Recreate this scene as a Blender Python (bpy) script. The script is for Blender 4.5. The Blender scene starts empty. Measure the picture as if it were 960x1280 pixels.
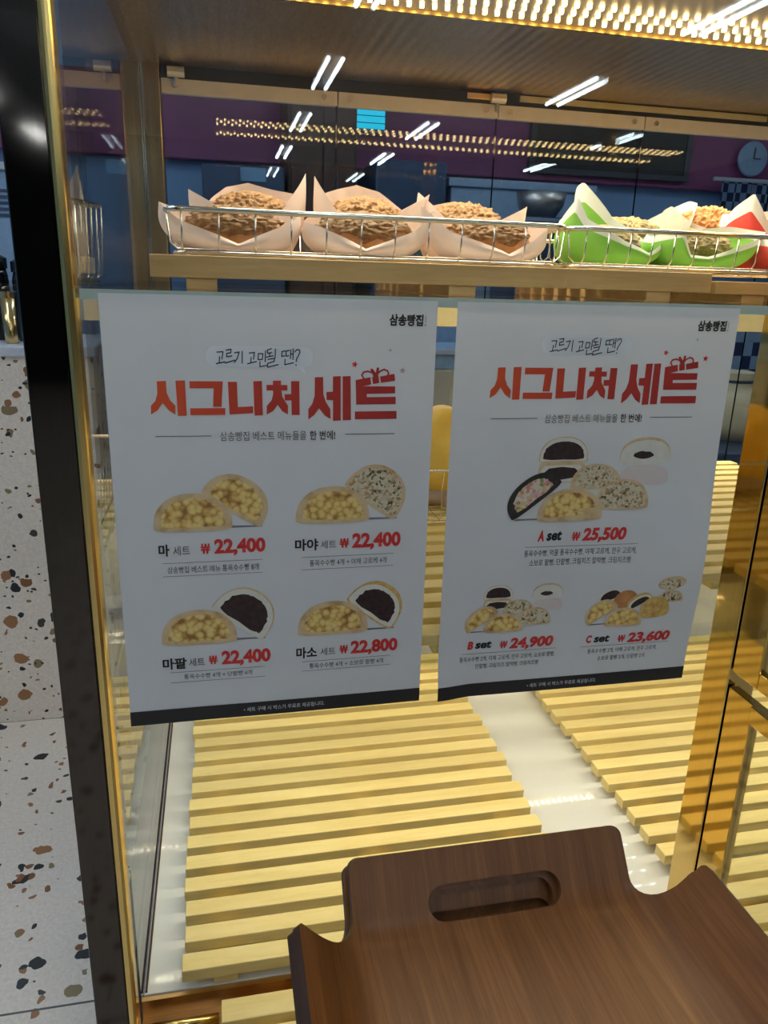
import bpy, bmesh, math, random
from mathutils import Vector, Matrix, noise
from mathutils.geometry import tessellate_polygon
random.seed(7)
SC = bpy.context.scene
COL = SC.collection
EYE = 1.42          # height of the camera; builders give heights relative to it

# ------------------------------------------------------------------ camera
cam = bpy.data.cameras.new('camera')
cam_o = bpy.data.objects.new('camera', cam); COL.objects.link(cam_o)
cam.sensor_fit = 'VERTICAL'; cam.sensor_height = 36.0; cam.lens = 950 * 36 / 1280
cam.clip_start = 0.02; cam.clip_end = 60
R = [[0.9780, -0.0334, 0.2058], [-0.2065, -0.2922, 0.9338], [0.0290, -0.9558, -0.2927]]
right = Vector((R[0][0], R[1][0], R[2][0])); down = Vector((R[0][1], R[1][1], R[2][1])); fwd = Vector((R[0][2], R[1][2], R[2][2]))
m = Matrix.Identity(4)
for i in range(3):
    m[i][0] = right[i]; m[i][1] = -down[i]; m[i][2] = -fwd[i]
m[2][3] = EYE
cam_o.matrix_world = m
SC.camera = cam_o

# ------------------------------------------------------------------ world and exposure
w = bpy.data.worlds.new('world'); SC.world = w; w.use_nodes = True
bg = w.node_tree.nodes['Background']
bg.inputs[0].default_value = (0.55, 0.72, 1.0, 1); bg.inputs[1].default_value = 0.02
SC.view_settings.view_transform = 'Standard'; SC.view_settings.look = 'None'
SC.view_settings.gamma = 1.0; SC.view_settings.use_curve_mapping = False
SC.view_settings.exposure = 0.0
try:
    SC.cycles.max_bounces = 10; SC.cycles.transparent_max_bounces = 24
    SC.cycles.sample_clamp_indirect = 6.0
    SC.cycles.caustics_refractive = False
except Exception:
    pass
TUBE_STRENGTH = 26.0
LED_TOP = 17.0
LED_SHELF = 16.0
LED_FLOOR = 26.0
P_TOP, P_UPPER, P_REAR, P_LOWER = 9.0, 3.4, .25, 3.0      # watts of the LED bars, the last one added
def led_lamp(name, x, y, z, sx, sy, watts, col, spread=138):
    l = bpy.data.lights.new(name, 'AREA'); l.shape = 'RECTANGLE'; l.size = sx; l.size_y = sy
    l.energy = watts; l.color = col; l.spread = math.radians(spread)
    o = bpy.data.objects.new(name, l); COL.objects.link(o); o.location = (x, y, z + EYE); return o
WARM = (1.0, .92, .70)
led_lamp('canopy_led_light', .60, 0.985, .3285, 1.2, .20, P_TOP, WARM, 150)
led_lamp('upper_shelf_led_light', .65, 1.448, -.080, 1.45, .02, P_UPPER, WARM, 160)
led_lamp('lower_rear_led_light', .65, 1.448, -.450, 1.45, .02, P_REAR, WARM, 160)
led_lamp('added_lower_led_light', .65, .92, -.412, 1.45, .03, P_LOWER, WARM, 160)  # added out of sight to even the light on the case floor

# ------------------------------------------------------------------ materials
MATS = {}
class NT:
    def __init__(s, name):
        s.m = bpy.data.materials.new(name); s.m.use_nodes = True
        s.t = s.m.node_tree; s.n = s.t.nodes; s.l = s.t.links
        s.b = s.n['Principled BSDF']; s.out = s.n['Material Output']
        MATS[name] = s.m
    def new(s, typ, **kw):
        x = s.n.new(typ)
        for k, v in kw.items(): setattr(x, k, v)
        return x
    def link(s, a, b): s.l.new(a, b)
    def set(s, **kw):
        for k, v in kw.items(): s.b.inputs[k.replace('_', ' ')].default_value = v
        return s
    def coord(s, out='Object', scale=(1, 1, 1), rot=(0, 0, 0)):
        c = s.new('ShaderNodeTexCoord'); mp = s.new('ShaderNodeMapping')
        mp.inputs['Scale'].default_value = scale; mp.inputs['Rotation'].default_value = rot
        s.link(c.outputs[out], mp.inputs[0]); return mp.outputs[0]
    def noise(s, vec, scale, detail=4, rough=.6, dist=0):
        x = s.new('ShaderNodeTexNoise'); x.inputs['Scale'].default_value = scale
        x.inputs['Detail'].default_value = detail; x.inputs['Roughness'].default_value = rough
        x.inputs['Distortion'].default_value = dist
        if vec: s.link(vec, x.inputs['Vector'])
        return x.outputs['Fac']
    def ramp(s, fac, stops, interp='LINEAR'):
        r = s.new('ShaderNodeValToRGB'); r.color_ramp.interpolation = interp
        e = r.color_ramp.elements
        while len(e) < len(stops): e.new(0.5)
        for el, (p, c) in zip(e, stops):
            el.position = p; el.color = (*c, 1)
        s.link(fac, r.inputs[0]); return r.outputs[0]
    def math(s, op, a, b=None, c=None):
        x = s.new('ShaderNodeMath', operation=op)
        for i, v in enumerate((a, b, c)):
            if v is None: continue
            if isinstance(v, (int, float)): x.inputs[i].default_value = v
            else: s.link(v, x.inputs[i])
        return x.outputs[0]
    def mix(s, fac, a, b):
        x = s.new('ShaderNodeMix', data_type='RGBA')
        for i, v in ((0, fac), (6, a), (7, b)):
            if isinstance(v, (int, float)): x.inputs[i].default_value = v
            elif isinstance(v, tuple): x.inputs[i].default_value = (*v, 1)
            else: s.link(v, x.inputs[i])
        return x.outputs[2]
    def bump(s, h, strength=.3, dist=.001):
        x = s.new('ShaderNodeBump'); x.inputs['Strength'].default_value = strength
        x.inputs['Distance'].default_value = dist
        s.link(h, x.inputs['Height']); s.link(x.outputs[0], s.b.inputs['Normal'])
    def color(s, o): s.link(o, s.b.inputs['Base Color'])

def plain(name, col, rough=.5, metal=0, vary=.06, scale=40, spec=.5, bump=0):
    t = NT(name); t.set(Roughness=rough, Metallic=metal)
    t.b.inputs['Specular IOR Level'].default_value = spec
    f = t.noise(t.coord(), scale)
    a = tuple(max(0, c * (1 - vary)) for c in col); b = tuple(min(1, c * (1 + vary)) for c in col)
    t.color(t.ramp(f, [(.3, a), (.7, b)]))
    if bump: t.bump(f, bump)
    return t.m

def emit(name, col, strength):
    t = NT(name)
    e = t.new('ShaderNodeEmission'); e.inputs[0].default_value = (*col, 1); e.inputs[1].default_value = strength
    t.link(e.outputs[0], t.out.inputs[0]); return t.m

def glass(name, tint=(.97, .99, .98), f0=.04, boost=1.0):
    t = NT(name)
    lw = t.new('ShaderNodeLayerWeight'); lw.inputs[0].default_value = .5
    p = t.math('POWER', lw.outputs['Facing'], 5.0)
    f = t.math('MULTIPLY_ADD', p, 1 - f0, f0)
    f = t.math('MULTIPLY', f, boost)
    tr = t.new('ShaderNodeBsdfTransparent'); tr.inputs[0].default_value = (*tint, 1)
    g = t.new('ShaderNodeBsdfGlossy'); g.inputs['Roughness'].default_value = 0.0
    mx = t.new('ShaderNodeMixShader')
    t.link(f, mx.inputs[0]); t.link(tr.outputs[0], mx.inputs[1]); t.link(g.outputs[0], mx.inputs[2])
    t.link(mx.outputs[0], t.out.inputs[0]); return t.m

def metal(name, col, rough, streak=0.0, axis=1, bump=0, spec=.5):
    t = NT(name); t.set(Metallic=1.0, Roughness=rough)
    sc = [400, 400, 400]; sc[axis] = 4
    f = t.noise(t.coord(scale=tuple(sc)), 1.0, 3)
    if streak:
        a = tuple(c * (1 - streak) for c in col); b = tuple(min(1, c * (1 + streak)) for c in col)
        t.color(t.ramp(f, [(.3, a), (.7, b)]))
    else:
        t.b.inputs['Base Color'].default_value = (*col, 1)
    if bump: t.bump(f, bump, .0004)
    return t.m

def wood(name, c1, c2, c3, scale, rough=.5, coord='Object', spec=.4, bump=.12):
    t = NT(name); t.set(Roughness=rough); t.b.inputs['Specular IOR Level'].default_value = spec
    v = t.coord(coord, scale)
    f = t.noise(v, 1.0, 6, .65, .4)
    f2 = t.noise(t.coord(coord, tuple(k * 5 for k in scale)), 1.0, 3)
    mixf = t.math('MULTIPLY_ADD', f2, .35, t.math('MULTIPLY', f, .65))
    t.color(t.ramp(mixf, [(.3, c1), (.5, c2), (.68, c3)]))
    t.bump(f2, bump, .0008)
    return t.m

M = {}
M['slat'] = wood('pale_slat_wood', (.68, .52, .19), (.77, .61, .25), (.82, .67, .31), (5, 60, 60), .5, spec=.35)
M['shelf_wood'] = wood('shelf_board_wood', (.44, .26, .10), (.52, .33, .14), (.60, .40, .19), (5, 60, 60), .5)
M['walnut'] = wood('walnut_veneer', (.12, .042, .010), (.20, .074, .020), (.29, .12, .036), (80, 3.0, 1), .38, 'UV', .32, .06)
M['walnut_edge'] = wood('walnut_ply_edge', (.030, .013, .008), (.055, .025, .014), (.08, .04, .022), (8, 8, 500), .4)
M['dark_wood'] = wood('dark_stained_wood', (.03, .014, .008), (.05, .022, .012), (.07, .03, .017), (30, 30, 3), .4)
M['brass'] = metal('polished_brass', (.62, .43, .15), .06, .05, 2)
M['gold_trim'] = metal('satin_gold_trim', (.86, .62, .22), .22, .05, 2)
M['copper'] = metal('brushed_copper_brass', (.66, .43, .22), .28, .1, 0)
M['bronze'] = metal('dark_bronze_steel', (.085, .073, .063), .06, .05, 2)
M['rear_bronze'] = metal('brushed_bronze_stile', (.36, .28, .17), .24, .15, 2)
def ceil_mat():
    t = NT('ribbed_bronze_ceiling'); t.set(Metallic=1.0, Roughness=.30)
    co = t.coord()
    sep = t.new('ShaderNodeSeparateXYZ'); t.link(co, sep.inputs[0])
    sx = t.math('SINE', t.math('MULTIPLY', sep.outputs[0], 2 * math.pi / .0185))
    f = t.noise(t.coord(scale=(300, 60, 60)), 1.0, 3)
    t.color(t.ramp(f, [(.3, (.58, .45, .29)), (.7, (.76, .60, .41))]))
    h = t.math('MULTIPLY_ADD', f, .35, t.math('MULTIPLY', sx, .5))
    t.bump(h, .5, .0012)
    return t.m
M['ceiling_panel'] = ceil_mat()
M['steel'] = metal('chromed_wire', (.78, .74, .66), .15)
M['alu'] = metal('clip_aluminium', (.62, .58, .54), .4, .06, 0)
M['clip_white'] = plain('white_clip_strip', (.62, .58, .55), .45)
M['black'] = plain('black_rubber_gap', (.012, .011, .011), .5)
M['white_floor'] = plain('white_gloss_panel', (.66, .665, .645), .03, spec=.5, vary=.015, scale=8)
M['cream'] = plain('cream_lamp_housing', (.50, .43, .24), .45)
M['glass'] = glass('clear_case_glass')
M['front_glass'] = glass('front_visor_glass', (.97, .985, .985), .034)
M['back_glass'] = glass('rear_pane_glass', (.90, .93, .95), .045)
M['shelf_glass'] = glass('shelf_glass', (.97, .99, .98), .04)
t = NT('green_glass_edge'); t.set(Roughness=.15); t.b.inputs['Transmission Weight'].default_value = .3
t.color(t.ramp(t.noise(t.coord(), 30), [(.3, (.58, .72, .66)), (.7, (.70, .82, .77))])); M['glass_edge'] = t.m
M['led'] = emit('warm_led_chip', (1.0, .68, .27), LED_TOP)
M['led_shelf'] = emit('warm_shelf_led_chip', (1.0, .84, .58), LED_SHELF)
M['led_floor'] = emit('warm_lower_led_chip', (1.0, .88, .64), LED_FLOOR)
M['tube'] = emit('cool_white_tube', (.76, .89, .98), TUBE_STRENGTH)
M['cyan'] = emit('cyan_backlit_panel', (.02, .60, .85), 1.1)
M['store_wall'] = plain('pale_blue_wall_paint', (.24, .42, .70), .6, vary=.08, scale=2)
M['store_dark'] = plain('charcoal_wall_paint', (.06, .065, .075), .6, vary=.2, scale=1.5)
M['store_ceiling'] = plain('ceiling_board', (.66, .72, .82), .8, vary=.08, scale=2)
M['maroon'] = plain('maroon_fascia', (.26, .06, .17), .55, vary=.12, scale=3)
M['brown_cab'] = wood('brown_cabinet_wood', (.05, .025, .018), (.075, .035, .025), (.10, .05, .035), (14, 14, 2), .45)
M['navy'] = plain('navy_appliance_steel', (.035, .07, .14), .35, vary=.15, scale=8)
M['screen'] = plain('dull_display', (.10, .25, .42), .15)
M['ltblue'] = plain('light_blue_carton', (.28, .42, .60), .6, vary=.1)
M['beige'] = plain('beige_canvas', (.62, .54, .36), .8, vary=.12, scale=12)
M['kraft'] = plain('kraft_carton', (.50, .44, .33), .8, vary=.1, scale=10)
M['jar'] = plain('black_jar', (.010, .010, .012), .2)
M['gold_jar'] = metal('gold_tumbler_metal', (.75, .55, .25), .2)
M['white_ledge'] = plain('pale_counter_ledge', (.55, .58, .66), .5)
def checker_mat():
    t = NT('blue_checker_cloth'); t.set(Roughness=.8)
    c = t.new('ShaderNodeTexChecker'); c.inputs['Scale'].default_value = 1.0
    c.inputs[1].default_value = (.30, .45, .66, 1); c.inputs[2].default_value = (.015, .035, .11, 1)
    t.link(t.coord(scale=(26, 1, 20)), c.inputs[0]); t.color(c.outputs[0]); return t.m
M['checker'] = checker_mat()
def terrazzo(name, tile=None, k=1.0):
    t = NT(name); t.set(Roughness=.35)
    co = t.coord()
    nz = t.new('ShaderNodeTexNoise'); nz.inputs['Scale'].default_value = 26; t.link(co, nz.inputs['Vector'])
    add = t.new('ShaderNodeVectorMath', operation='MULTIPLY_ADD'); t.link(nz.outputs['Color'], add.inputs[0])
    add.inputs[1].default_value = (.032, .032, .032); t.link(co, add.inputs[2])
    vec = add.outputs[0]
    base = t.ramp(t.noise(co, 110, 6, .75), [(.3, (.70, .61, .53)), (.7, (.93, .83, .74))])
    for sc, keep, size, stretch in ((12.5, .58, .36, (1, 1.25, 1)), (20, .64, .33, (1.3, 1, 1)), (38, .72, .30, (1, 1, 1.2))):
        sc *= k
        mp = t.new('ShaderNodeMapping'); mp.inputs['Scale'].default_value = stretch
        mp.inputs['Location'].default_value = (sc * .37, sc * .11, sc * .73)
        t.link(vec, mp.inputs[0])
        v = t.new('ShaderNodeTexVoronoi'); v.inputs['Scale'].default_value = sc
        t.link(mp.outputs[0], v.inputs['Vector'])
        sep = t.new('ShaderNodeSeparateColor'); t.link(v.outputs['Color'], sep.inputs[0])
        thr = t.math('MULTIPLY_ADD', sep.outputs[2], size * .6, size * .55)
        inside = t.math('LESS_THAN', v.outputs['Distance'], thr)
        sel = t.math('GREATER_THAN', sep.outputs[0], keep)
        mask = t.math('MULTIPLY', inside, sel)
        col = t.ramp(sep.outputs[1], [(0, (.010, .016, .022)), (.30, (.018, .035, .042)), (.36, (.24, .095, .035)), (.62, (.33, .15, .06)), (.8, (.26, .19, .10)), (.95, (.05, .045, .035))], 'CONSTANT')
        base = t.mix(mask, base, col)
    if tile:
        sep = t.new('ShaderNodeSeparateXYZ'); t.link(co, sep.inputs[0])
        for ax, off in ((0, .13), (1, 1.275)):
            fr = t.math('FRACT', t.math('DIVIDE', t.math('SUBTRACT', sep.outputs[ax], off - .0025 - 40 * tile), tile))
            base = t.mix(t.math('LESS_THAN', fr, .005 / tile), base, (.10, .09, .085))
    t.color(base); return t.m
M['terrazzo'] = terrazzo('terrazzo_panel', None, 1.3)
M['terrazzo_floor'] = terrazzo('terrazzo_floor_tile', 1.1)

# print materials for posters
def paper_mat():
    t = NT('poster_paper'); t.set(Roughness=.55); t.b.inputs['Specular IOR Level'].default_value = .3
    t.color(t.ramp(t.noise(t.coord(), 12), [(.3, (.72, .72, .72)), (.7, (.76, .76, .76))]))
    tr = t.new('ShaderNodeBsdfTranslucent'); tr.inputs[0].default_value = (.8, .78, .74, 1)
    mx = t.new('ShaderNodeMixShader'); mx.inputs[0].default_value = .05
    t.link(t.b.outputs[0], mx.inputs[1]); t.link(tr.outputs[0], mx.inputs[2]); t.link(mx.outputs[0], t.out.inputs[0])
    return t.m
M['paper'] = paper_mat()
M['ink_black'] = plain('black_ink', (.014, .013, .014), .5, vary=.02)
M['ink_grey'] = plain('grey_ink', (.055, .05, .05), .5, vary=.02)
M['ink_band'] = plain('charcoal_band_ink', (.020, .017, .017), .5, vary=.02)
M['ink_white'] = plain('white_print', (.74, .74, .74), .5, vary=.02)
M['bubble'] = plain('pale_bubble_print', (.82, .83, .83), .5, vary=.01)
M['ink_red'] = plain('red_ink', (.68, .035, .030), .5, vary=.03)
M['ink_star'] = plain('grey_star_ink', (.45, .36, .36), .5, vary=.02)
t = NT('headline_red_gradient_ink'); t.set(Roughness=.5)
c = t.new('ShaderNodeTexCoord'); sp = t.new('ShaderNodeSeparateXYZ'); t.link(c.outputs['Object'], sp.inputs[0])
t.color(t.ramp(t.math('MULTIPLY', sp.outputs[0], 1 / .297), [(.13, (.78, .095, .02)), (.45, (.58, .045, .022)), (.9, (.44, .026, .022))])); M['ink_head'] = t.m
def food(name, stops, scale, kind='voronoi'):
    t = NT(name); t.set(Roughness=.55)
    co = t.coord()
    if kind == 'voronoi':
        nz = t.new('ShaderNodeTexNoise'); nz.inputs['Scale'].default_value = scale * .8; t.link(co, nz.inputs['Vector'])
        ad = t.new('ShaderNodeVectorMath', operation='MULTIPLY_ADD'); t.link(nz.outputs['Color'], ad.inputs[0])
        ad.inputs[1].default_value = (.6 / scale,) * 3; t.link(co, ad.inputs[2])
        v = t.new('ShaderNodeTexVoronoi', feature='F1'); v.inputs['Scale'].default_value = scale; t.link(ad.outputs[0], v.inputs['Vector'])
        f = v.outputs['Distance']
    elif kind == 'cells':
        v = t.new('ShaderNodeTexVoronoi'); v.inputs['Scale'].default_value = scale; t.link(co, v.inputs['Vector'])
        sep = t.new('ShaderNodeSeparateColor'); t.link(v.outputs['Color'], sep.inputs[0]); f = sep.outputs[0]
    else:
        f = t.noise(co, scale, 5)
    t.color(t.ramp(f, stops, 'CONSTANT' if kind == 'cells' else 'LINEAR')); return t.m
M['p_crust'] = food('printed_bread_crust', [(.3, (.52, .32, .13)), (.5, (.72, .51, .27)), (.72, (.78, .60, .36))], 60, 'noise')
M['p_crumb'] = food('printed_white_crumb', [(.3, (.74, .70, .58)), (.7, (.82, .78, .68))], 90, 'noise')
M['p_corn'] = food('printed_corn_filling', [(0, (.90, .72, .30)), (.42, (.86, .62, .20)), (.66, (.66, .38, .10)), (.9, (.34, .15, .04))], 170)
M['p_bean'] = food('printed_bean_paste', [(.3, (.020, .010, .009)), (.7, (.06, .028, .024))], 220, 'noise')
M['p_veg'] = food('printed_vegetable_filling', [(0, (.70, .60, .40)), (.30, (.62, .52, .34)), (.52, (.50, .27, .12)), (.64, (.20, .20, .09)), (.70, (.07, .09, .03)), (.75, (.72, .63, .44)), (.9, (.58, .38, .2))], 420, 'cells')
M['p_mix'] = food('printed_pink_salad_filling', [(0, (.72, .55, .22)), (.3, (.70, .28, .22)), (.5, (.75, .68, .5)), (.7, (.30, .34, .10)), (.8, (.76, .46, .42))], 300, 'cells')
M['p_black'] = food('printed_black_bread', [(.3, (.016, .013, .012)), (.7, (.05, .04, .035))], 150, 'noise')
M['p_pink'] = food('printed_pale_pink_bun', [(.3, (.72, .60, .55)), (.7, (.80, .70, .66))], 20, 'noise')
M['p_brown'] = food('printed_brown_bun', [(.3, (.42, .14, .04)), (.7, (.66, .30, .10))], 40, 'noise')
M['p_soboro'] = food('printed_crumb_bun', [(.3, (.50, .25, .05)), (.5, (.70, .44, .12)), (.7, (.80, .58, .22))], 140, 'noise')
M['p_shadow'] = plain('printed_grey_base', (.20, .20, .22), .5)

# real food and wraps
def bread_mat(name, lo, hi, scale):
    t = NT(name); t.set(Roughness=.6)
    co = t.coord('Object')
    f = t.noise(co, scale, 6, .7)
    t.color(t.ramp(f, [(.32, lo), (.62, hi)])); t.bump(f, .6, .003); return t.m
M['loaf'] = bread_mat('baked_bun_crust', (.28, .11, .03), (.46, .22, .075), 30)
M['crumb'] = bread_mat('golden_crumble', (.13, .048, .010), (.33, .155, .034), 160)
M['choco_loaf'] = bread_mat('dark_bun_crust', (.14, .055, .022), (.24, .10, .04), 30)
M['olive_crumb'] = bread_mat('olive_crumble', (.16, .11, .03), (.34, .24, .07), 140)
M['orange_crumb'] = bread_mat('orange_crumble', (.45, .15, .03), (.66, .30, .08), 140)
M['golden_bun'] = bread_mat('glossy_golden_bun', (.86, .54, .08), (.92, .66, .14), 9)
def wrap_mat(name, col, border):
    t = NT(name); t.set(Roughness=.6); t.b.inputs['Specular IOR Level'].default_value = .25
    c = t.new('ShaderNodeTexCoord'); sp = t.new('ShaderNodeSeparateXYZ'); t.link(c.outputs['UV'], sp.inputs[0])
    f = t.noise(t.coord('Object'), 35, 4)
    base = t.ramp(f, [(.3, tuple(x * .92 for x in col)), (.7, col)])
    if border:
        ed = t.math('GREATER_THAN', sp.outputs[1], .86)
        base = t.mix(ed, base, (.78, .78, .72))
    t.color(base); t.bump(f, .25, .004)
    tr = t.new('ShaderNodeBsdfTranslucent'); t.link(base, tr.inputs[0])
    mx = t.new('ShaderNodeMixShader'); mx.inputs[0].default_value = .18
    t.link(t.b.outputs[0], mx.inputs[1]); t.link(tr.outputs[0], mx.inputs[2]); t.link(mx.outputs[0], t.out.inputs[0])
    return t.m
M['kraft_wrap'] = wrap_mat('pinkish_kraft_wrap', (.78, .63, .55), False)
M['green_wrap'] = wrap_mat('green_wrap_white_border', (.23, .50, .075), True)
M['red_wrap'] = wrap_mat('red_wrap_white_border', (.72, .08, .06), True)
M['pink_wrap'] = wrap_mat('pale_pink_wrap', (.82, .60, .50), False)

# ------------------------------------------------------------------ helpers
def mb(): return bmesh.new()
def box(b, x0, x1, y0, y1, z0, z1):
    vs = [b.verts.new((x, y, z)) for x in (x0, x1) for y in (y0, y1) for z in (z0, z1)]
    for f in ((0, 1, 3, 2), (4, 6, 7, 5), (0, 4, 5, 1), (2, 3, 7, 6), (0, 2, 6, 4), (1, 5, 7, 3)):
        b.faces.new([vs[i] for i in f])
    return vs
def bbox(b, x0, x1, y0, y1, z0, z1, r=.002):
    n = len(b.edges)
    vs = box(b, x0, x1, y0, y1, z0, z1)
    es = list({e for v in vs for e in v.link_edges})
    bmesh.ops.bevel(b, geom=es, offset=r, segments=2, affect='EDGES', profile=.5)
def tube(b, pts, r, seg=8, closed=False):
    n = len(pts); pts = [Vector(p) for p in pts]; rings = []
    prev = None
    for i, p in enumerate(pts):
        if closed: d = pts[(i + 1) % n] - pts[i - 1]
        else: d = pts[min(i + 1, n - 1)] - pts[max(i - 1, 0)]
        d.normalize()
        if prev is None:
            a = Vector((0, 0, 1)) if abs(d.z) < .9 else Vector((1, 0, 0))
        else: a = prev
        u = (a - d * a.dot(d)).normalized(); prev = u; v = d.cross(u)
        rings.append([b.verts.new(p + (u * math.cos(k * 2 * math.pi / seg) + v * math.sin(k * 2 * math.pi / seg)) * r) for k in range(seg)])
    for i in range(n if closed else n - 1):
        A = rings[i]; B = rings[(i + 1) % n]
        for k in range(seg): b.faces.new((A[k], A[(k + 1) % seg], B[(k + 1) % seg], B[k]))
    if not closed:
        b.faces.new(rings[0][::-1]); b.faces.new(rings[-1])
def lathe(b, prof, cx=0, cy=0, seg=28):
    rings = []
    for r, z in prof:
        rings.append([b.verts.new((cx + r * math.cos(k * 2 * math.pi / seg), cy + r * math.sin(k * 2 * math.pi / seg), z)) for k in range(seg)])
    for A, B in zip(rings, rings[1:]):
        for k in range(seg): b.faces.new((A[k], A[(k + 1) % seg], B[(k + 1) % seg], B[k]))
    b.faces.new(rings[0][::-1]); b.faces.new(rings[-1])
def tag(o, label=None, cat=None, group=None, kind=None):
    if label: o['label'] = label
    if cat: o['category'] = cat
    if group: o['group'] = group
    if kind: o['kind'] = kind
    return o
def thing(name, label, cat, loc, group=None, rz=0):
    o = bpy.data.objects.new(name, None); COL.objects.link(o); o.empty_display_size = .05
    o.location = (loc[0], loc[1], loc[2] + EYE); o.rotation_euler = (0, 0, rz)
    return tag(o, label, cat, group)
def obj(name, b, mat, parent=None, local=False, origin=None, smooth=False):
    bmesh.ops.recalc_face_normals(b, faces=b.faces)
    me = bpy.data.meshes.new(name); b.to_mesh(me); b.free()
    if smooth:
        for p in me.polygons: p.use_smooth = True
    o = bpy.data.objects.new(name, me); COL.objects.link(o)
    for k in (mat if isinstance(mat, (list, tuple)) else [mat]): me.materials.append(k)
    if parent:
        o.parent = parent
        if not local:
            r = parent
            off = Vector((0, 0, 0))
            while r: off += Vector(r.location); r = r.parent
            me.transform(Matrix.Translation(Vector((0, 0, EYE)) - off))
    else:
        og = Vector(origin) if origin else Vector((0, 0, -EYE))
        if not local: me.transform(Matrix.Translation(-og))
        o.location = og + Vector((0, 0, EYE))
    return o
def B(name, mat, parent, *boxes, bev=0, **kw):
    b = mb()
    for x in boxes:
        if bev: bbox(b, *x, r=bev)
        else: box(b, *x)
    return obj(name, b, mat, parent, **kw)
def dup(o, parent=None):
    c = o.copy(); COL.objects.link(c)
    if parent: c.parent = parent
    for ch in list(o.children): dup(ch, c)
    return c
def struct(name, b, mat, **kw): return tag(obj(name, b, mat, **kw), kind='structure')

# ------------------------------------------------------------------ the store around the case
FL = -EYE; CE = 1.20
b = mb(); box(b, -4.5, 6.5, -9.0, 5.0, FL - .05, FL); struct('floor', b, M['terrazzo_floor'])
b = mb(); box(b, -4.5, 6.5, -9.0, 5.0, CE + .36, CE + .41); struct('ceiling', b, M['store_ceiling'])
b = mb(); box(b, -4.5, 6.5, 4.6, 4.7, FL, CE + .36); struct('wall_back', b, M['store_wall'])
b = mb(); box(b, -4.6, -4.5, -9.0, 4.7, FL, CE + .36); struct('wall_left', b, M['store_wall'])
b = mb(); box(b, 6.5, 6.6, -9.0, 4.7, FL, CE + .36); struct('wall_right', b, M['store_dark'])
b = mb(); box(b, -4.5, 6.5, -9.1, -9.0, FL, CE + .36); struct('wall_front', b, M['store_dark'])
b = mb(); box(b, -4.5, 6.5, 4.5, 4.6, .58, .97); struct('trim_1', b, M['maroon'])

def fixture(x, y, label, first=None):
    f = thing('ceiling_light', label, 'ceiling light', (x, y, CE), 'twin tube ceiling lights')
    bb = mb(); bbox(bb, -.06, .06, -.40, .40, .012, .03, .004); obj('housing', bb, M['clip_white'], f, local=True)
    for yy in (-.3, .3):
        bb = mb(); tube(bb, [(0, yy, .03), (0, yy, .36)], .006, 8); obj('hanger', bb, M['steel'], f, local=True)
    for s in (-.042, .042):
        bb = mb(); tube(bb, [(s, -.37, -.004), (s, .37, -.004)], .013, 10); obj('tube', bb, M['tube'], f, local=True)
for x, y in ((.71, -3.85), (.71, -5.45), (.71, -7.05), (1.73, -5.45), (1.73, -7.1), (2.33, -3.77), (3.43, -5.3),
             (-1.58, -4.9), (-1.58, -6.9), (.71, -2.2), (-1.1, -1.5), (2.33, -2.1), (-1.0, .9), (-.95, -.1), (-1.8, .9), (-.75, 1.6), (.25, -.6), (-2.6, 1.2),  # the nearer ones are added out of view to light posters and counter
             (3.6, 2.9), (2.0, 2.7), (.5, 2.9), (-1.2, 3.3)):  # added, hidden by the canopy, to brighten the back of the shop
    side = 'front group of mirrored and added lights' if y < 0 else 'added out of view for brightness'
    fixture(x, y, 'twin tube ceiling light of the dim shop, ' + side)

# back-of-shop furniture seen through the rear panes
t = thing('oven', 'navy oven with dull blue display against the back wall', 'oven', (.13, 4.25, FL))
B('body', M['navy'], t, (-.05, .34, 4.0, 4.5, FL, .50), bev=.01)
B('display', M['screen'], t, (.13, .25, 3.992, 4.0, .43, .49))
t = thing('tall_cabinet', 'tall brown wooden cabinet behind the kraft wrapped buns', 'cabinet', (.54, 4.3, FL))
B('body', M['brown_cab'], t, (.36, .70, 4.05, 4.5, FL, .98), bev=.008)
B('door', M['brown_cab'], t, (.375, .525, 4.03, 4.05, FL + .1, .96), (.535, .685, 4.03, 4.05, FL + .1, .96), bev=.003)
t = thing('refrigerator', 'dark navy refrigerator right of the brown cabinet', 'refrigerator', (.95, 4.3, FL))
B('body', M['navy'], t, (.78, 1.14, 3.95, 4.5, FL, .56), bev=.01)
B('handle', M['steel'], t, (.80, .815, 3.92, 3.95, -.1, .35))
t = thing('storage_carton', 'light blue carton stack behind the case, right of the navy refrigerator', 'box', (1.5, 4.2, FL))
B('body', M['ltblue'], t, (1.18, 1.95, 4.0, 4.45, FL, .46), bev=.01)
B('lid', M['ltblue'], t, (1.16, 1.97, 3.98, 4.47, .46, .50), bev=.006)
t = thing('steel_mixer', 'dark steel mixer standing in front of the light blue carton', 'mixer', (1.6, 3.7, FL))
B('body', M['navy'], t, (1.38, 1.86, 3.55, 3.9, FL, .30), bev=.02)
bb = mb(); lathe(bb, [(.07, .30), (.11, .36), (.12, .42), (.115, .42)], 1.55, 3.72); obj('bowl', bb, M['alu'], t, smooth=True)
t = thing('menu_board', 'black menu board on the maroon fascia, without writing', 'board', (2.2, 4.45, .62))
B('panel', M['black'], t, (1.80, 2.75, 4.46, 4.5, .64, .90), bev=.004)
B('frame', M['store_dark'], t, (1.77, 1.80, 4.45, 4.5, .61, .93), (2.75, 2.78, 4.45, 4.5, .61, .93), (1.8, 2.75, 4.45, 4.5, .61, .64), (1.8, 2.75, 4.45, 4.5, .90, .93))
t = thing('backlit_panel', 'cyan backlit panel glowing on the maroon fascia', 'light panel', (.79, 4.44, .79))
B('frame', M['navy'], t, (.705, .93, 4.455, 4.5, .755, .885))
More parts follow.
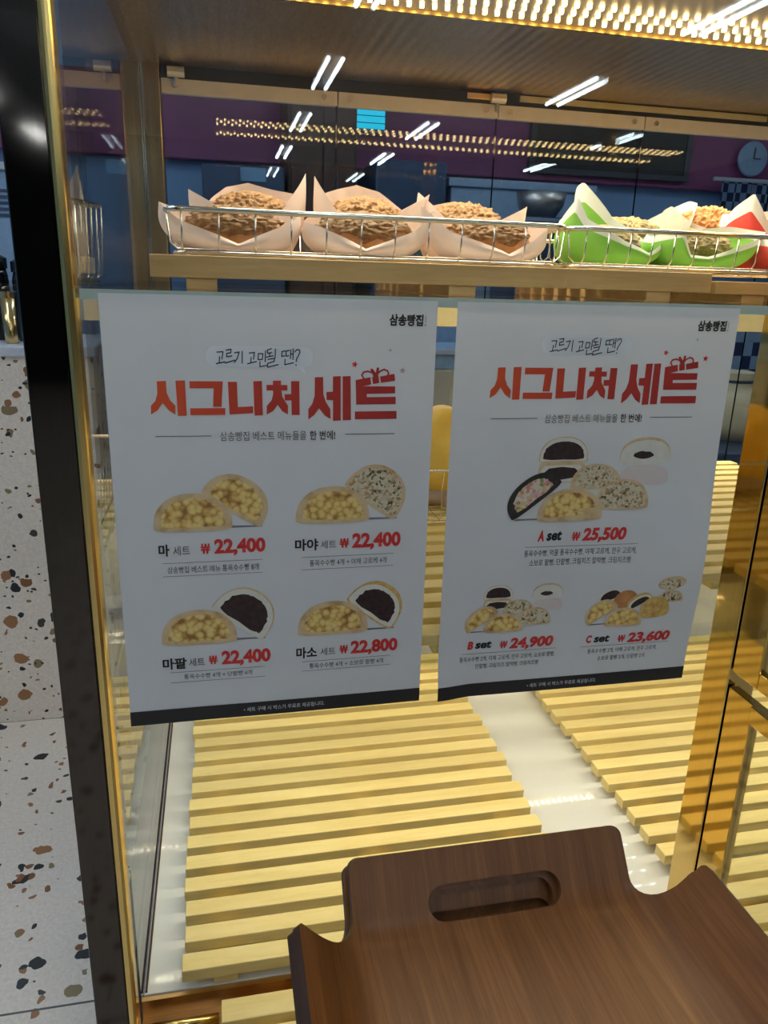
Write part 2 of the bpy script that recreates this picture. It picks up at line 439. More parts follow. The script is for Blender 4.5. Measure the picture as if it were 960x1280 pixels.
B('lit_face', M['cyan'], t, (.715, .92, 4.445, 4.455, .775, .80), (.715, .92, 4.445, 4.455, .806, .835), (.715, .92, 4.445, 4.455, .841, .872))
bb = mb()
for k in range(12):
    x0 = 2.98 + k * .055; y0 = 4.40 + .012 * math.sin(k * 1.7)
    y1 = 4.40 + .012 * math.sin((k + 1) * 1.7)
    vs = [bb.verts.new(p) for p in ((x0, y0, .16), (x0 + .055, y1, .16), (x0 + .055, y1, .62), (x0, y0, .62))]
    bb.faces.new(vs)
bmesh.ops.solidify(bb, geom=bb.faces[:], thickness=.004)
t = thing('checked_curtain', 'blue checked curtain hanging at the back right of the shop', 'curtain', (3.3, 4.4, .16))
obj('cloth', bb, M['checker'], t)
bb = mb(); tube(bb, [(2.92, 4.40, .63), (3.72, 4.40, .63)], .012); obj('rod', bb, M['white_ledge'], t)
t = thing('wall_clock', 'plain pale blue round clock above the checked curtain', 'clock', (3.2, 4.47, .76))
bb = mb(); lathe(bb, [(.095, 0), (.10, .012), (.095, .02), (.09, .022)], 0, 0, 36)
bmesh.ops.rotate(bb, verts=bb.verts, matrix=Matrix.Rotation(math.pi / 2, 3, 'X'), cent=(0, 0, 0)); obj('case', bb, M['ltblue'], t, local=True)
bb = mb(); box(bb, -.004, .004, -.026, -.022, 0, .06); box(bb, 0, .045, -.026, -.022, -.003, .003); obj('hand', bb, M['black'], t, local=True)

# worktable right behind the case
t = thing('worktable', 'dark blue steel worktable behind the rear panes', 'table', (1.2, 2.35, FL))
B('top', M['navy'], t, (.2, 2.4, 2.05, 2.75, -.53, -.49), bev=.006)
for x in (.24, 2.36):
    for y in (2.09, 2.71): B('leg', M['alu'], t, (x - .02, x + .02, y - .02, y + .02, FL, -.53))
t = thing('flour_sack', 'beige canvas sack on the blue worktable at the right', 'sack', (1.70, 2.32, -.49))
bb = mb(); lathe(bb, [(.13, -.49), (.16, -.44), (.165, -.38), (.14, -.33), (.06, -.30), (.075, -.27), (.07, -.268)], 1.74, 2.34)
for v in bb.verts:
    n = noise.noise(v.co * 14); v.co.x += n * .02; v.co.y += n * .015
obj('bag', bb, M['beige'], t, smooth=True)
bb = mb(); tube(bb, [(1.74 + .068 * math.cos(a * .5), 2.34 + .068 * math.sin(a * .5), -.298) for a in range(13)], .005, 6, True); obj('tie', bb, M['navy'], t)
t = thing('folding_screen', 'blue checked fabric screen behind the canvas sack', 'screen', (1.8, 2.6, -.49))
B('cloth', M['checker'], t, (1.80, 2.08, 2.60, 2.612, -.32, -.19))
B('board', M['ltblue'], t, (1.40, 2.30, 2.615, 2.63, -.49, .02), bev=.003)
t = thing('paper_carton', 'beige carton on the worktable seen between the two posters', 'box', (.72, 2.4, -.49))
B('body', M['kraft'], t, (.50, .92, 2.25, 2.6, -.49, -.26), bev=.006)
B('tape', M['beige'], t, (.69, .73, 2.247, 2.603, -.49, -.258))
t = thing('glass_rack', 'pale blue plastic crate on the beige carton', 'crate', (.72, 2.4, -.26))
B('body', M['ltblue'], t, (.54, .88, 2.28, 2.58, -.258, -.20), (.54, .56, 2.28, 2.58, -.2, -.15), (.86, .88, 2.28, 2.58, -.2, -.15), (.56, .86, 2.56, 2.58, -.2, -.15))
B('rim', M['white_ledge'], t, (.53, .89, 2.27, 2.28, -.215, -.20))

# terrazzo counter at the left with jars
t = thing('terrazzo_counter', 'speckled terrazzo counter with a pale ledge left of the case', 'counter', (-1.2, 2.6, FL))
B('front_panel', M['terrazzo'], t, (-2.2, -.36, 2.375, 2.85, FL, -.242))
B('ledge', M['white_ledge'], t, (-2.2, -.35, 2.365, 2.86, -.242, -.212), bev=.004)
JR = 'jars on the terrazzo counter'
def jar(x, y, r, h, label):
    j = thing('canister', label, 'canister', (x, y, -.212), JR)
    bb = mb(); lathe(bb, [(r * .95, 0), (r, .01), (r, h - .02), (r * .9, h)], 0, 0, 24); obj('body', bb, M['jar'], j, local=True, smooth=True)
    bb = mb(); lathe(bb, [(r * 1.02, h), (r * 1.02, h + .03), (r * .6, h + .04), (r * .2, h + .045)], 0, 0, 24); obj('lid', bb, M['jar'], j, local=True)
jar(-.555, 2.56, .042, .20, 'black canister on the counter, nearer the bronze post')
jar(-.66, 2.60, .042, .21, 'black canister on the counter, left of the gold tumbler')
j = thing('tumbler', 'slim gold tumbler between the black canisters', 'tumbler', (-.590, 2.45, -.212), JR)
bb = mb(); lathe(bb, [(.016, 0), (.018, .01), (.021, .13), (.019, .13)], 0, 0, 24); obj('body', bb, M['gold_jar'], j, local=True, smooth=True)
bb = mb(); lathe(bb, [(.022, .13), (.022, .155), (.012, .16), (.005, .162)], 0, 0, 24); obj('lid', bb, M['gold_jar'], j, local=True)
t = thing('wall_cupboard', 'pale blue cupboard at the far left edge', 'cupboard', (-1.2, 3.2, FL))
B('body', M['ltblue'], t, (-2.0, -.60, 3.05, 3.5, FL, .32), bev=.006)
B('vent', M['navy'], t, *[(-.95, -.63, 3.045, 3.05, .17 + k * .02, .18 + k * .02) for k in range(5)])
B('shelf_top', M['white_ledge'], t, (-2.02, -.58, 3.03, 3.52, .32, .345), bev=.003)

# ------------------------------------------------------------------ the showcase
X0, X1 = -.1155, 1.42
YF, YB = .70, 1.50
case = thing('bakery_showcase', 'glass bakery showcase with bronze post, brass frame and lit shelves', 'display case', (.6, 1.1, FL))
B('front_post', M['bronze'], case, (-.1605, -.1255, .70, .745, FL, .62), bev=.0015)
bb = mb(); bbox(bb, -.1255, X0, .696, .722, FL, .62, .004); obj('gold_trim', bb, M['gold_trim'], case)
g = B('side_glass', M['glass'], case, (X0 - .004, X0 + .002, .722, YB + .02, -.83, .60))
B('rear_post', M['rear_bronze'], case, (-.140, -.113, YB - .005, YB + .05, -.86, .34), (-.1105, -.082, YB - .012, YB + .05, -.86, .34), bev=.002)
B('rear_post_line', M['steel'], case, (-.113, -.1105, YB - .009, YB + .02, -.86, .34))
B('mullion', M['brass'], case, (.581, .6185, .703, .748, -.86, .62), bev=.0012)
# base, sill, floor panel
B('base', M['bronze'], case, (-.16, X1, .74, YB + .05, FL, -.885), bev=.003)
B('floor_panel', M['white_floor'], case, (X0 + .002, X1, .742, YB, -.848, -.83), bev=.001)
B('sill', M['copper'], case, (X0, X1, .60, .742, -.90, -.858), (X0, X1, .735, .742, -.858, -.832))
bb = mb(); tube(bb, [(X0 + .004, .712, -.851), (-.026, .712, -.851)], .007, 12); obj('sill_rail', bb, M['gold_trim'], case, smooth=True)
bb = mb(); tube(bb, [(X0 + .0045, .745, -.829), (X0 + .0045, YB, -.829)], .0014, 8); obj('floor_seal', bb, M['dark_wood'], case)
B('back_panel', M['white_floor'], case, (X0 + .002, X1, YB - .004, YB + .01, -.83, -.43))
# canopy
B('canopy_panel', M['ceiling_panel'], case, (X0 - .012, X1, .735, YB + .06, .336, .362), bev=.001)
B('canopy_front', M['bronze'], case, (-.16, X1, .70, .735, .50, .62))
B('rear_channel', M['black'], case, (-.08, X1, YB - .004, YB + .03, .316, .336))
B('channel_cover', M['cream'], case, (.565, 1.09, YB - .008, YB - .003, .3235, .334), bev=.0008)
B('channel_latch', M['gold_jar'], case, (.46, .51, YB - .012, YB - .004, .321, .331), bev=.001)
led = B('light_bar', M['alu'], case, (-.0, 1.20, .865, 1.100, .3345, .338), bev=.001)
bb = mb()
for r_, yy in enumerate((.884, .906, 1.020, 1.048, 1.078)):
    for k in range(70):
        x = .015 + k * .0168 + (.0084 if r_ % 2 else 0)
        box(bb, x - .0023, x + .0023, yy - .0023, yy + .0023, .3310, .3346)
tag(obj('led_chips', bb, M['led'], led), kind='stuff')
B('light_bar_lip', M['gold_trim'], case, (-.0, 1.20, 1.100, 1.104, .3305, .337))
# rear panes with clip strips
xs = [-.0815, .223, .525, .826, 1.128, 1.41]
for i in range(5):
    p = B('rear_pane', M['back_glass'], case, (xs[i] + .0012, xs[i + 1] - .0012, YB, YB + .005, -.43, .300))
    q = B('clip_strip', M['clip_white'], case, (xs[i] + .001, xs[i + 1] - .001, YB - .004, YB + .009, .293, .317), bev=.001)
    B('edge_line', M['bronze'], case, (xs[i + 1] - .0035, xs[i + 1] - .0012, YB - .002, YB, -.43, .300))
    bb = mb()
    for xx in (xs[i] + .022, xs[i + 1] - .025):
        tube(bb, [(xx, YB - .004, .305), (xx, YB - .010, .305)], .0045, 12)
    obj('clip_screw', bb, M['steel'], q)
for xx in (-.055, .520):
    bb = mb(); tube(bb, [(xx - .014, YB - .012, .325), (xx + .014, YB - .012, .325)], .009, 14)
    tube(bb, [(xx, YB - .010, .318), (xx, YB - .010, .303)], .004, 10)
    obj('roller_clip', bb, M['alu'], case, smooth=False)
# front visor glass over the upper opening
B('visor_glass', M['front_glass'], case, (X0 + .001, .579, .690, .696, -.012, .56))
B('visor_glass', M['front_glass'], case, (.6195, X1, .690, .696, -.012, .56))
# shelves
for nm, z in (('upper_glass_shelf', -.0150), ('lower_glass_shelf', -.3850)):
    s = B(nm, M['shelf_glass'], case, (X0 + .003, X1, .7035, YB - .004, z - .008, z))
    B('front_edge', M['glass_edge'] if z > -.1 else M['shelf_glass'], s, (X0 + .003, X1, .7020, .7034, z - .0085, z + .0003))
for nm, z, mm in (('upper_lamp_rail', -.0235, M['led_shelf']), ('lower_lamp_rail', -.3935, M['led_floor'])):
    s = B(nm, M['cream'], case, (X0 + .003, X1, 1.432, 1.4355, z - .059, z), (X0 + .003, X1, 1.4355, 1.464, z - .050, z), (X0 + .003, X1, 1.464, 1.4675, z - .059, z))
    bb = mb()
    for yy in (1.442, 1.454):
        for k in range(100):
            x = -.10 + k * .0150
            box(bb, x - .0022, x + .0022, yy - .0022, yy + .0022, z - .0535, z - .0502)
    tag(obj('led_chips', bb, mm, s), kind='stuff')
s = B('added_lower_lamp', M['alu'], case, (X0 + .003, X1, 0.900, 0.940, -.4095, -.3935), bev=.001)  # unseen lamp bar added for even light on the floor trays
B('diffuser', M['clip_white'], s, (X0 + .01, X1 - .01, 0.906, 0.934, -.4105, -.4095))

# open glass leaves on the brass mullion at the right
for nm, z0, z1, lab in (('open_upper_leaf', -.432, .55, 'upper glass leaf in brass frame, swung open at the right post'),
                   ('open_lower_leaf', -1.30, -.452, 'lower glass leaf in brass frame, swung open at the right post')):
    lf = thing('glass_door_leaf', lab, 'glass door', (.602, .70, z0))
    xa, xb, y0, y1 = .5825, .5945, .20, .7005
    B('stile', M['brass'], lf, (xa, xb, .657, y1, z0, z1), bev=.001)
    B('stile', M['brass'], lf, (xa, xb, y0, .235, z0, z1), bev=.001)
    if nm == 'open_upper_leaf': rl = [(xa - .0, xb, .235, .657, z0, z0 + .020), (xa, xb, .235, .657, z1 - .03, z1)]
    else: rl = [(xa - .004, xb, .235, .657, z1 - .022, z1), (xa, xb, .235, .657, z0, z0 + .03)]
    for r_ in rl: B('rail', M['brass'], lf, r_, bev=.001)
    B('pane', M['glass'], lf, (.586, .590, .235, .657, z0 + .018, z1 - .018))

# ------------------------------------------------------------------ slatted wooden trays
def slat_tray(loc, L, ns, pitch, sw, st, rh, label, mat, group, beams, bw=.03):
    """origin: front left corner at the support surface"""
    t = thing('slatted_tray', label, 'tray', loc, group)
    for k in range(ns):
        b = mb(); jx = random.uniform(-.003, .003)
        bbox(b, jx, L + jx + random.uniform(-.002, .002), k * pitch, k * pitch + sw, rh, rh + st, .0012)
        o = obj('slat', b, mat, t, local=True)
    for x in beams:
        b = mb(); bbox(b, x - bw / 2, x + bw / 2, .004, (ns - 1) * pitch + sw - .004, 0, rh, .0012)
        obj('runner', b, mat, t, local=True)
    return t
G = 'slatted wooden trays'
slat_tray((-.067, .739, -.83), .536, 18, .042, .0260, .017, .013, 'pale slatted wooden tray on the white case floor, left of the white gap', M['slat'], G, (.05, .268, .486))
slat_tray((.618, .812, -.83), .54, 16, .042, .0260, .017, .013, 'pale slatted wooden tray on the white case floor, right of the white gap', M['slat'], G, (.05, .27, .49))
slat_tray((-.062, .706, -.385), .536, 17, .042, .0262, .013, .012, 'pale slatted wooden tray on the middle glass shelf behind the posters', M['slat'], G, (.05, .292, .486))
slat_tray((.56, .826, -.385), .54, 15, .042, .0262, .013, .012, 'pale slatted wooden tray on the middle glass shelf beside the brass mullion', M['slat'], G, (.09, .27, .49))
slat_tray((-.060, .800, -.015), .61, 10, .042, .030, .021, .011, 'wooden slatted tray on the top glass shelf under the kraft buns', M['shelf_wood'], G, (.046, .315, .545), .03)
slat_tray((.556, .800, -.018 + .003), .50, 10, .042, .030, .014, .010, 'thinner wooden slatted tray at the right end of the top shelf', M['shelf_wood'], G, (.05, .25, .45), .03)
slat_tray((-.021, .600, -.858), .56, 3, .042, .030, .016, .018, 'low wooden slatted tray on the brass sill in front of the case floor', M['slat'], G, (.06, .28, .50))

slat_tray((.630, .600, -.858), .56, 5, .042, .030, .016, .034, 'low wooden slatted tray on the brass sill, seen through the lower glass leaf', M['slat'], G, (.06, .28, .50))

# ------------------------------------------------------------------ wire baskets
def wire_basket(loc, L, D, H, label, group, sp=.028):
    t = thing('wire_basket', label, 'basket', loc, group)
    def loop(z, inset, r=.02):
        pts = []
        for cx, cy, a0 in ((L - inset - r, D - inset - r, 0), (inset + r, D - inset - r, 90), (inset + r, inset + r, 180), (L - inset - r, inset + r, 270)):
            for k in range(5):
                a = math.radians(a0 + k * 22.5); pts.append((cx + r * math.cos(a), cy + r * math.sin(a), z))
        return pts
    b = mb(); tube(b, loop(H, 0), .0027, 8, True); obj('rim', b, M['steel'], t, local=True, smooth=True)
    b = mb(); tube(b, loop(.0025, .006), .0018, 8, True); obj('bottom_ring', b, M['steel'], t, local=True, smooth=True)
    b = mb()
    n = round((L - .03) / sp)
    for k in range(n + 1):
        x = .015 + k * (L - .03) / n
        tube(b, [(x, 0, H), (x, .003, .012), (x, .010, .0035), (x, D - .010, .0035), (x, D - .003, .012), (x, D, H)], .0009, 6)
    n = round((D - .03) / sp)
    for k in range(n + 1):
        y = .015 + k * (D - .03) / n
        tube(b, [(0, y, H), (.003, y, .012), (.010, y, .006), (L - .010, y, .006), (L - .003, y, .012), (L, y, H)], .0009, 6)
    obj('wire_grid', b, M['steel'], t, local=True, smooth=True)
    return t
BG = 'wire bread baskets'
wire_basket((-.046, .803, .0172), .418, .262, .042, 'chrome wire basket holding the kraft wrapped buns', BG, .0355)
wire_basket((.376, .803, .0172), .40, .262, .041, 'chrome wire basket holding the green and red wrapped buns', BG, .027)
wire_basket((-.055, 1.075, -.3598), .52, .30, .085, 'chrome wire basket of golden buns at the back of the middle shelf', BG, .03)

B('added_side_shelf', M['shelf_glass'], case, (-.26, X0 - .0045, .86, 1.14, -.023, -.015))  # shelf, basket and bun out here are added to imitate a reflection
wire_basket((-.216, .9405, -.0148), .056, .108, .088, 'small chrome wire basket added outside the glass to stand for a reflection', BG, .011).rotation_euler = (0, 0, math.radians(-21.8))
# ------------------------------------------------------------------ wrapped buns
def interp(cps, a):
    cps = sorted(cps); a %= 360
    for (a0, *v0), (a1, *v1) in zip(cps, cps[1:] + [(cps[0][0] + 360, *cps[0][1:])]):
        aa = a if a >= a0 else a + 360
        if a0 <= aa <= a1:
            k = (aa - a0) / max(1e-6, a1 - a0)
            return [p + (q - p) * k for p, q in zip(v0, v1)]
    a += 360
    (a0, *v0), (a1, *v1) = cps[-1], (cps[0][0] + 360, *cps[0][1:])
    k = (a - a0) / max(1e-6, a1 - a0)
    return [p + (q - p) * k for p, q in zip(v0, v1)]
def wrapper(cps, rbx, rby, seed):
    """cps: (azimuth deg, rim height, rim radius); 270 faces the front"""
    b = mb(); uv = b.loops.layers.uv.new('UVMap'); NA, NTt = 120, 14
    rings = []; rnd = Vector((seed * 3.1, seed * 1.7, 0))
    for j in range(NTt + 1):
        tt = j / NTt; ring = []
        for i in range(NA):
            a = i * 360 / NA; h, r = interp(cps, a)
            ca, sa = math.cos(math.radians(a)), math.sin(math.radians(a))
            rb = 1 / math.sqrt((ca / rbx) ** 2 + (sa / rby) ** 2)
            if tt < .3: rad = rb * (.25 + .75 * tt / .3); z = .0012 * (tt / .3)
            else:
                k = (tt - .3) / .7
                rad = rb + (r - rb) * (k ** .8) + .010 * math.sin(k * math.pi) * .7
                z = .0012 + (h - .0012) * k ** 1.15
            n = noise.noise(Vector((ca * 2.2, sa * 2.2, tt * 2)) + rnd)
            rad *= 1 + .05 * n * tt
            ring.append(b.verts.new((rad * ca, rad * sa, z)))
        rings.append(ring)
    f0 = b.faces.new(rings[0][::-1])
    for j in range(NTt):
        for i in range(NA):
            f = b.faces.new((rings[j][i], rings[j][(i + 1) % NA], rings[j + 1][(i + 1) % NA], rings[j + 1][i]))
            for l, (q, p) in zip(f.loops, ((i, j), (i + 1, j), (i + 1, j + 1), (i, j + 1))):
                l[uv].uv = (q / NA, p / NTt)
    return b
def loaf_bm(rx, ry, rz, cz, seed, top=False, tilt=0):
    b = mb(); bmesh.ops.create_uvsphere(b, u_segments=110 if top else 48, v_segments=70 if top else 28, radius=1)
    off = Vector((seed * 2.3, seed, 0))
    if top:
        bmesh.ops.delete(b, geom=[v for v in b.verts if v.co.z < .05], context='VERTS')
    for v in b.verts:
        p = v.co.copy(); n = noise.noise(p * 2.2 + off)
        k = 1 + .05 * n
        if top:
            k = 1.01 + .16 * abs(noise.noise(p * 6 + off)) + .13 * abs(noise.noise(p * 13 + off))
            ew = noise.noise(Vector((p.x * 3, p.y * 3, 0)) + off) * .35
            if p.z < .50 + ew: k = .95
        zz = p.z if p.z > 0 else p.z * .8
        v.co = Matrix.Rotation(math.radians(tilt), 3, 'X') @ Vector((p.x * rx * k, p.y * ry * k, zz * rz * k)) + Vector((0, 0, cz))
    return b
def wrapped_bun(loc, cps, label, group, wrap='kraft_wrap', loaf='loaf', crumb='crumb', size=(.053, .029, .020), cz=.021, rb=(.05, .042), seed=1, rz=0, tilt=32):
    t = thing('wrapped_bun', label, 'bun', loc, group, rz)
    o = obj('paper_wrap', wrapper(cps, rb[0], rb[1], seed), M[wrap], t, local=True, smooth=True)
    obj('bun', loaf_bm(*size, cz, seed, False, tilt), M[loaf], t, local=True, smooth=True)
    if crumb: obj('crumb_topping', loaf_bm(size[0] * 1.0, size[1] * 1.0, size[2] * 1.0, cz, seed, True, tilt), M[crumb], t, local=True, smooth=True)
    return t
KG = 'kraft wrapped crumble buns'; BZ = .0235
def front_cps(l, r, f, lh, rh, back):
    back *= 1.06; lh *= 1.08; rh *= 1.08
    return [(270 + f, .006, .046), (212, .027, .060), (186, lh, l), (160, back * .92, .060), (125, back, .052), (90, back * 1.04, .050), (55, back, .052), (20, back * .92, .060), (354, rh, r), (328, .027, .060)]
wrapped_bun((.020, .868, BZ), front_cps(.077, .072, 4, .042, .036, .044), 'kraft wrapped crumble bun in the front row, leftmost', KG, seed=1)
wrapped_bun((.158, .866, BZ), front_cps(.066, .080, -6, .030, .046, .040), 'kraft wrapped crumble bun in the front row, middle', KG, seed=2, size=(.056, .029, .020))
wrapped_bun((.300, .868, BZ), front_cps(.080, .072, 14, .050, .036, .040), 'kraft wrapped crumble bun in the front row, rightmost', KG, seed=3)
def back_cps(lh, rh, dome, l=.062, r=.062):
    dome *= 1.08
    return [(270, .030, .046), (225, .050, .050), (192, lh, l), (165, lh * .78, .055), (125, dome * .92, .048), (90, dome, .046), (55, dome * .92, .048), (15, rh * .78, .055), (348, rh, r), (315, .050, .050)]
big = dict(size=(.050, .032, .026), cz=.042, rb=(.046, .040))
wrapped_bun((.043, .992, BZ), back_cps(.070, .094, .080, .072, .066), 'kraft wrapped crumble bun in the back row, leftmost', KG, seed=4, **big)
wrapped_bun((.180, .992, BZ), back_cps(.092, .078, .084, .062, .080), 'kraft wrapped crumble bun in the back row, middle', KG, seed=5, **big)
wrapped_bun((.312, .992, BZ), back_cps(.080, .070, .072, .066, .080), 'kraft wrapped crumble bun in the back row, rightmost', KG, seed=6, **big)

CG = 'green and red wrapped buns'
wrapped_bun((.535, .985, BZ), [(270, .030, .055), (225, .058, .066), (200, .100, .085), (182, .094, .078), (140, .072, .062), (90, .068, .055), (45, .060, .062), (10, .090, .098), (350, .084, .092), (315, .045, .066)],
            'green wrapped bun at the back, tall pointed paper at its left', CG, 'green_wrap', 'choco_loaf', 'olive_crumb', (.050, .032, .024), .036, seed=7)
wrapped_bun((.452, .882, BZ), [(270, .026, .048), (220, .048, .052), (205, .072, .055), (180, .050, .055), (120, .040, .050), (60, .036, .052), (20, .030, .062), (340, .028, .066), (310, .014, .055)],
            'green wrapped bun with a folded triangle, at the front left of its basket', CG, 'green_wrap', 'choco_loaf', 'olive_crumb', (.046, .028, .019), .022, seed=8)
wrapped_bun((.568, .880, BZ), [(258, .012, .050), (236, .014, .054), (226, .042, .056), (190, .034, .060), (120, .044, .050), (60, .048, .052), (20, .052, .070), (345, .044, .084), (310, .028, .060), (280, .018, .052)],
            'green wrapped bun with its paper notched open, nearest the front', CG, 'green_wrap', 'choco_loaf', 'olive_crumb', (.050, .028, .019), .022, seed=9)
wrapped_bun((.655, .990, BZ), [(270, .040, .046), (215, .060, .054), (190, .080, .064), (150, .072, .055), (90, .082, .050), (40, .074, .054), (350, .070, .060), (310, .050, .05)],
            'pale pink wrapped orange bun behind the green wraps', CG, 'pink_wrap', 'loaf', 'orange_crumb', (.045, .036, .036), .044, seed=10)
wrapped_bun((.705, .935, BZ), [(270, .060, .050), (240, .052, .05), (215, .092, .058), (180, .070, .055), (90, .075, .050), (20, .085, .065), (330, .070, .06)],
            'red wrapped bun with a pointed white edge, at the right end', CG, 'red_wrap', 'loaf', 'orange_crumb', (.045, .036, .030), .034, seed=11)
wrapped_bun((.690, .848, BZ), [(270, .024, .044), (220, .030, .05), (180, .036, .052), (90, .036, .044), (0, .042, .055), (320, .035, .05)],
            'red wrapped bun low at the front right corner', CG, 'red_wrap', 'loaf', 'orange_crumb', (.040, .032, .022), .022, seed=12)

wrapped_bun((-.170, .975, -.0095), [(270, .070, .020), (225, .085, .026), (200, .124, .030), (160, .090, .022), (90, .086, .022), (40, .124, .026), (10, .085, .022), (315, .075, .020)],
            'small kraft wrapped bun added outside the side glass as part of a reflection', KG, 'kraft_wrap', 'loaf', 'crumb', (.020, .020, .020), .050, (.018, .02), seed=15, tilt=0)  # added with its basket in place of a mirror image
# golden buns at the back of the middle shelf
GG = 'golden buns in the middle shelf basket'
for i, (x, y, s, lab) in enumerate(((.075, 1.22, .066, 'round golden bun in the middle shelf basket, nearest the side glass'), (.215, 1.21, .064, 'round golden bun in the middle shelf basket, second from the side glass'),
                                (.362, 1.20, .074, 'round golden bun in the middle shelf basket, seen between the posters'))):
    t = thing('golden_bun', lab, 'bun', (x, y, -.3515), GG)
    obj('bun', loaf_bm(s, s * 1.25, .085, .068, 20 + i), M['golden_bun'], t, local=True, smooth=True)
    b = mb(); lathe(b, [(s * .62, 0), (s * .8, .004), (s * .98, .030), (s * 1.0, .030), (s * .82, .002)], 0, 0, 40)
    obj('paper_cup', b, M['kraft_wrap'], t, local=True, smooth=True)

# ------------------------------------------------------------------ bent plywood serving trays
def tray_mesh():
    s0, RS, AS = .104, .042, math.radians(50)
    def sx(s):
        q = abs(s); sg = 1 if s >= 0 else -1
        if q < s0: return s, 0
        a = (q - s0) / RS
        if a <= AS: return sg * (s0 + RS * math.sin(a)), RS * (1 - math.cos(a))
        e = q - s0 - RS * AS
        return sg * (s0 + RS * math.sin(AS) + e * math.cos(AS)), RS * (1 - math.cos(AS)) + e * math.sin(AS)
    RF, AF, FLn = .028, math.radians(52), .042
    T = .42; arc = RF * AF; Lf = FLn + arc
    def ty1(d):      # distance from the crease end towards the flap top
        if d <= 0: return d, 0
        a = d / RF
        if a <= AF: return RF * math.sin(a), RF * (1 - math.cos(a))
        e = d - arc
        return RF * math.sin(AF) + e * math.cos(AF), RF * (1 - math.cos(AF)) + e * math.sin(AF)
    WF, WS = .118, .182
    rows = []
    tf = .043; ts = .075
    for k in range(7):
        a = k / 6 * math.pi / 2; rows.append((.010 * (1 - math.sin(math.pi / 2 - a)) if False else .010 * (1 - math.cos(a)), WF - .010 + .010 * math.sin(a)))
    for k in range(1, 7): rows.append((.010 + (tf - .010) * k / 6, WF))
    for k in range(1, 13):
        a = k / 12 * math.pi / 2; rows.append((tf + (ts - tf) * math.sin(a), WF + (WS - .006 - WF) * (1 - math.cos(a))))
    for k in range(1, 5):
        a = k / 4 * math.pi / 2; rows.append((ts + .006 * (1 - math.cos(a)), WS - .006 + .006 * math.sin(a)))
    half = rows[:]
    mid = [ts + .006 + (T / 2 - ts - .006) * k / 14 for k in range(1, 15)]
    allr = half + [(q, WS) for q in mid]
    allr = allr + [(T - a, w_) for a, w_ in reversed(allr[:-1])]
    b = mb(); uv = b.loops.layers.uv.new('UVMap'); NS = 56; grid = []
    for q, w_ in allr:
        row = []
        for i in range(NS + 1):
            s = (i / NS * 2 - 1) * w_
            x, zs = sx(s)
            if q < T / 2: d, zt = ty1(Lf - q); y = -d
            else: d, zt = ty1(Lf - (T - q)); y = (T - 2 * Lf) + d
            if q < T / 2 and q >= Lf: y = q - Lf
            if q >= T / 2 and (T - q) >= Lf: y = q - Lf
            row.append((b.verts.new((x, -y, zs + zt)), s, q))
        grid.append(row)
    for r0, r1 in zip(grid, grid[1:]):
        for i in range(NS):
            q = (r0[i], r0[i + 1], r1[i + 1], r1[i])
            f = b.faces.new([v[0] for v in q])
            for l, v in zip(f.loops, q): l[uv].uv = (v[1], v[2])
    bmesh.ops.recalc_face_normals(b, faces=b.faces)
    if sum(f.normal.z for f in b.faces) < 0: bmesh.ops.reverse_faces(b, faces=b.faces)
    me = bpy.data.meshes.new('tray_board'); b.to_mesh(me); b.free()
    o = bpy.data.objects.new('tray_board', me); COL.objects.link(o)
    me.materials.append(M['walnut']); me.materials.append(M['walnut_edge'])
    sm = o.modifiers.new('s', 'SOLIDIFY'); sm.thickness = .006; sm.offset = -1; sm.material_offset_rim = 1
    # stadium cutters for the handle holes
    def cutter(sign):
        cb = mb(); pts = []
        hw, hr = .043, .0135
        for k in range(13):
            a = -math.pi / 2 + k * math.pi / 12; pts.append((hw + hr * math.cos(a), hr * math.sin(a)))
        for k in range(13):
            a = math.pi / 2 + k * math.pi / 12; pts.append((-hw + hr * math.cos(a), hr * math.sin(a)))
        lo = [cb.verts.new((x, y, -.03)) for x, y in pts]; hi = [cb.verts.new((x, y, .03)) for x, y in pts]
        cb.faces.new(lo[::-1]); cb.faces.new(hi)
        for k in range(len(pts)): cb.faces.new((lo[k], lo[(k + 1) % len(pts)], hi[(k + 1) % len(pts)], hi[k]))
        bmesh.ops.recalc_face_normals(cb, faces=cb.faces)
        d, zt = ty1(Lf - .0405)
        mt = Matrix.Translation((0, d if sign > 0 else -(T - 2 * Lf) - d, zt)) @ Matrix.Rotation(AF * sign, 4, 'X')
        cme = bpy.data.meshes.new('c'); cb.to_mesh(cme); cb.free(); cme.transform(mt)
        return bpy.data.objects.new('c', cme)
    cs = [cutter(1), cutter(-1)]
    for c_ in cs:
        COL.objects.link(c_)
        bo = o.modifiers.new('b', 'BOOLEAN'); bo.object = c_; bo.operation = 'DIFFERENCE'; bo.solver = 'EXACT'
    dg = bpy.context.evaluated_depsgraph_get()
    me2 = bpy.data.meshes.new_from_object(o.evaluated_get(dg))
    for c_ in cs + [o]: bpy.data.objects.remove(c_)
    for p in me2.polygons: p.use_smooth = True
    me2.set_sharp_from_angle(angle=math.radians(40))
    return me2
TM = tray_mesh()
TG = 'stacked walnut serving trays'
names = ['walnut serving tray with a handle slot, topmost of its stack', 'walnut serving tray second from the top of the stack', 'walnut serving tray third from the top of the stack', 'walnut serving tray fourth from the top of the stack', 'walnut serving tray second from the bottom of the stack', 'walnut serving tray at the bottom of the stack']
for k, lab in enumerate(names):
    o = bpy.data.objects.new('serving_tray', TM); COL.objects.link(o)
    o.location = (.2050, .4425 + (0, .005, .011, .004, .009, .002)[k], EYE - .4865 - k * .0105)
    o.location.x += (0, -.0035, .002, -.002, .003, 0)[k]
    tag(o, lab, 'serving tray', TG)
t = thing('tray_stand', 'dark wooden stand under the walnut trays', 'stand', (.2, .22, FL))
B('top', M['dark_wood'], t, (.10, .30, 0.12, .42, -.569, -.5460), bev=.003)
